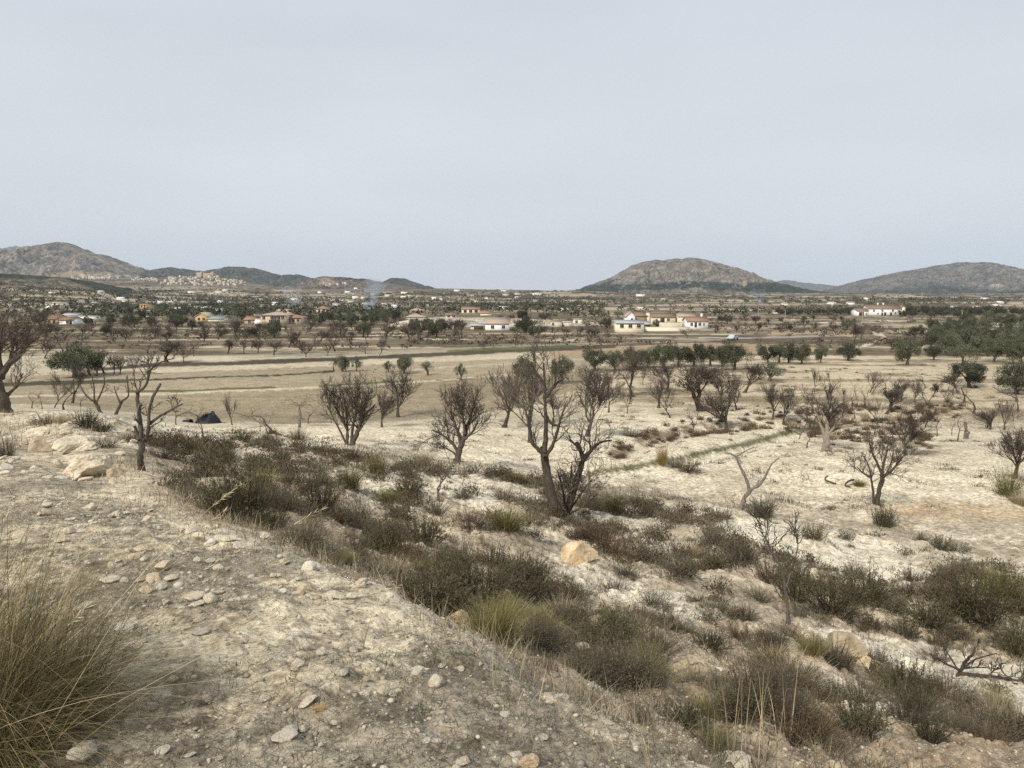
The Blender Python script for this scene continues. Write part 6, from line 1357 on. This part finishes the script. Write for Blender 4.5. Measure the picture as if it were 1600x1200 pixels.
def fortress():
    D = 2950; k = D / F; um, v = 323, 431; x = atan_u(um, v) * D; z = EYE - down(v) * D
    root = bpy.data.objects.new('fortress', None); COL.objects.link(root); root.location = (x, D, z); tag(root, 'tan old fortress church standing above the hillside town', 'fortress')
    A = Acc(); A.box((0, 0, -1 * k), (27 * k, 10 * k, 10 * k)); A.box((-11 * k, 1 * k, 0), (8 * k, 8 * k, 10 * k)); A.box((4 * k, 2 * k, 3 * k), (9 * k, 6 * k, 5 * k)); link('wall', A.mesh('wall', M['town_w_beige']), root)
    for q in (-6, 11.5): B = Acc(); B.box((q * k, -5.2 * k, .5 * k), (2.6 * k, 3 * k, 11.5 * k)); link('tower', B.mesh('tower', M['town_w_beige']), root)
    C_ = Acc(); gable(C_, 9 * k, 6 * k, 5.6 * k, .8 * k, 1); link('roof', C_.mesh('roof', M['r_brown']), root)
fortress()
# scattered far farms
spots = [(18, 480, 'white'), (56, 482, 'block'), (45, 493, 'cream'), (150, 490, 'block'), (190, 468, 'white'), (197, 472, 'cream'), (250, 474, 'white'), (300, 458, 'white'), (330, 461, 'block'), (345, 473, 'white'), (352, 455, 'white'), (385, 490, 'cream'), (395, 486, 'white'), (406, 470, 'white'),
         (412, 480, 'cream'), (460, 469, 'white'), (520, 470, 'white'), (535, 470, 'white'), (547, 473, 'block'), (556, 452, 'white'), (575, 450, 'block'), (600, 478, 'white'), (606, 463, 'cream'), (617, 480, 'white'), (655, 464, 'block'), (690, 470, 'white'), (735, 464, 'cream'), (790, 462, 'block'),
         (808, 460, 'white'), (870, 476, 'block'), (1290, 487, 'white'), (1210, 489, 'white'), (1555, 480, 'block'), (1490, 482, 'white')]
for k in range(46):
    spots.append((rng.uniform(60, 900) if k < 36 else rng.uniform(1000, 1600), rng.uniform(449, 491) if k < 36 else rng.uniform(466, 482), rng.choice(['white', 'cream', 'block', 'white'])))
for (u, v, c) in spots:
    x, y, z = hit(u, v, 450); y = max(600, min(y, 2900)); x = atan_u(u, v) * y; wpx = rng.uniform(5, 11)
    house('house', None, u - wpx / 2, u + wpx / 2, v, v - rng.uniform(1.8, 3.0), 300, 'w_' + c, rng.choice(['r_pink', 'w_block', 'w_white', 'r_brown']), 8, 1.0, D=y)
    o = [q for q in COL.objects if q.type == 'EMPTY'][-1]
    PEND.append((o, {'white': 'tiny white farmhouse', 'block': 'tiny grey farm building', 'cream': 'tiny cream farmhouse'}[c], u, v)); tag(o, None, 'house', 'scattered farmhouses of the far valley')

# ------------------------------------------------------------------ poles, antenna, car
M['pole'] = plain_mat('pale_concrete_pole', (.40, .37, .33), .8); M['pole_dark'] = plain_mat('weathered_pole', (.16, .13, .10), .8); M['iron'] = plain_mat('grey_iron', (.22, .22, .22), .5, .5)
def pole(u, v, vt, D, label, arm=1.6, mat='pole'):
    k = D / F; x = atan_u(u, v) * D; z = gz(x, D); h = (v - vt) * k + max(0, (EYE - down(v) * D) - z)
    root = bpy.data.objects.new('utility_pole', None); COL.objects.link(root); root.location = (x, D, z - .3); tag(root, label, 'utility pole', 'utility poles of the valley')
    V, Q = tubes(np.array([[(0, 0, 0), (0, 0, h * .5), (0, 0, h)]]), np.array([[.17, .15, .11]]) * max(1, D / 300), 8); A = Acc(); A.add(V, Q); link('pole', A.mesh('pole', M[mat]), root)
    B = Acc(); B.box((0, -.12, h - .3), (arm, .12, .14)); link('crossarm', B.mesh('crossarm', M['iron']), root)
    for s in (-.45, 0, .45): C_ = Acc(); C_.box((s * arm, -.12, h - .12), (.1, .1, .22)); link('insulator', C_.mesh('insulator', M['frame']), root)
for a in [(851.5, 500, 479, 330, 'utility pole left of the cream ruins'), (1184.5, 503, 480, 300, 'pale utility pole right of the red-roofed cottage'), (1226.5, 503, 483, 300, 'pale utility pole with crossarm left of the long white farmhouse'), (1347, 502, 484, 330, 'slim pale pole in front of the white farmhouse'),
          (1503, 496, 484, 350, 'white post on the crest right of the white farmhouse'), (667.5, 497, 482, 420, 'utility pole beside the beige houses on the terraced bank'), (605.5, 491, 476, 520, 'utility pole right of the blue smoke'), (640, 487, 474, 600, 'distant utility pole above the beige hipped house'), (346, 524, 503, 280, 'thin utility pole below the green-roofed shed'),
          (406, 492, 478, 500, 'utility pole left of the large mansion', 1.6, 'pole_dark'), (716, 497, 484, 430, 'utility pole right of the shuttered house', 1.6, 'pole_dark'), (1440, 474, 463, 1500, 'white mast on the distant plain at right'), (692, 487, 472, 620, 'utility pole left of the veranda house', 1.6, 'pole_dark'), (1143, 487, 474, 700, 'distant utility pole over the low sheds')]:
    pole(*a)
def car():
    x, y, z = hit(1145, 531.5, 150); root = bpy.data.objects.new('parked_car', None); COL.objects.link(root); root.location = (x, y, gz(x, y)); root.rotation_euler = (0, 0, .95)
    tag(root, 'pale blue car parked on the track above the olive hedge', 'car')
    prof = [(-2.0, .35), (-2.05, .7), (-1.95, .88), (-1.3, .95), (-.75, 1.42), (.55, 1.45), (1.35, .98), (1.95, .86), (2.08, .6), (2.05, .35)]
    A = Acc(); n = len(prof); V = [(a, s * (.82 if b < 1.1 else .68), b) for s in (-1, 1) for a, b in prof]
    A.add(V, [(i, (i + 1) % n, n + (i + 1) % n, n + i) for i in range(n)])
    for s in (0, 1):
        A.add([V[s * n + i] for i in range(n)], [(0, 1, 2, 3), (0, 3, 6, 9), (9, 6, 7, 8), (3, 4, 5, 6)])
    paint = plain_mat('pale_blue_paint', (.52, .60, .62), .3); link('body', A.mesh('body', paint), root)
    for s in (-1, 1):
        B = Acc(); B.add([(-1.1, s * .80, 1.0), (-.68, s * .72, 1.36), (.5, s * .72, 1.38), (1.05, s * .80, 1.0)], [(0, 1, 2, 3)]); link('window', B.mesh('window', M['glass']), root)
        for q in (-1.3, 1.3):
            V2, Q2 = tubes(np.array([[(q, s * .62, .33), (q, s * .75, .33), (q, s * .86, .33)]]), np.array([[.33, .33, .33]]), 16); C_ = Acc(); C_.add(V2, Q2); C_.add(np.concatenate([V2[-16:], ]), [tuple(range(16))]); wh = link('wheel', C_.mesh('wheel', plain_mat('tyre', (.02, .02, .02))), root)
    W_ = Acc(); W_.add([(.6, -.62, 1.44), (.6, .62, 1.44), (1.33, .74, 1.0), (1.33, -.74, 1.0)], [(0, 1, 2, 3)]); link('windscreen', W_.mesh('windscreen', M['glass']), root)
car()

# ------------------------------------------------------------------ smoke
def smoke(u, v, D, hpx, w0, w1, bend, dens, label, seed, col=(.62, .70, .80)):
    k = D / F; n = 9; t = np.linspace(0, 1, n); x = atan_u(u, v) * D; z = gz(x, D)
    P = np.stack([bend * k * t ** 1.4, np.zeros(n), hpx * k * t], 1)[None]; Rr = ((w0 + (w1 - w0) * t ** .8) * k)[None]
    V, Q = tubes(P, Rr, 14); A = Acc(); A.add(V, Q); A.add(V[:14], [tuple(range(14))[::-1]]); A.add(V[-14:], [tuple(range(14))])
    m = bpy.data.materials.new('smoke'); m.use_nodes = True; nn = m.node_tree; nn.nodes.clear(); o_ = N(nn, 'ShaderNodeOutputMaterial'); pv = N(nn, 'ShaderNodeVolumePrincipled')
    pv.inputs['Color'].default_value = (*col, 1); pv.inputs['Anisotropy'].default_value = .2
    tc = N(nn, 'ShaderNodeTexCoord'); nz = N(nn, 'ShaderNodeTexNoise', Scale=.16 / (D / 500), Detail=4.0, Roughness=.6); nn.links.new(tc.outputs['Object'], nz.inputs['Vector'])
    mr = N(nn, 'ShaderNodeMapRange'); mr.inputs['From Min'].default_value = .42; mr.inputs['From Max'].default_value = .70; mr.inputs['To Min'].default_value = 0; mr.inputs['To Max'].default_value = dens; nn.links.new(nz.outputs[0], mr.inputs[0])
    sx = N(nn, 'ShaderNodeSeparateXYZ'); nn.links.new(tc.outputs['Generated'], sx.inputs[0]); f2 = N(nn, 'ShaderNodeMapRange'); f2.inputs['From Min'].default_value = 0; f2.inputs['From Max'].default_value = 1; f2.inputs['To Min'].default_value = 1.6; f2.inputs['To Max'].default_value = .0; nn.links.new(sx.outputs['Z'], f2.inputs[0])
    ml = N(nn, 'ShaderNodeMath', operation='MULTIPLY'); nn.links.new(mr.outputs[0], ml.inputs[0]); nn.links.new(f2.outputs[0], ml.inputs[1]); nn.links.new(ml.outputs[0], pv.inputs['Density']); nn.links.new(pv.outputs[0], o_.inputs['Volume'])
    o = link('smoke_plume', A.mesh('smoke_plume', m), loc=(x, D, z)); tag(o, label, 'smoke')
smoke(575, 500, 470, 52, 6, 18, 16, .34, 'thin blue smoke plume rising from the olive belt left of centre', 1, (.68, .78, .88))
smoke(458, 490, 600, 36, 7, 20, 2, .11, 'faint blue smoke above and behind the beige mansion', 2, (.66, .74, .86))
smoke(1186, 484, 850, 24, 5, 14, -4, .10, 'faint smoke haze over the plateau right of the white cottage', 3, (.55, .65, .80))

resolve_labels()

# ------------------------------------------------------------------ haze
def haze():
    A = Acc(); A.box((0, 0, 0), (1, 1, 1)); m = bpy.data.materials.new('haze'); m.use_nodes = True; nn = m.node_tree; nn.nodes.clear(); o_ = N(nn, 'ShaderNodeOutputMaterial'); pv = N(nn, 'ShaderNodeVolumePrincipled')
    pv.inputs['Color'].default_value = (.70, .83, 1.0, 1); pv.inputs['Density'].default_value = 4.8e-5; nn.links.new(pv.outputs[0], o_.inputs['Volume'])
    me = A.mesh('haze', m); o = link('haze', me, loc=(0, 0, 215), sc=(23000, 23000, 690)); tag(o, kind='stuff')
haze()
print('objects', len(bpy.data.objects))
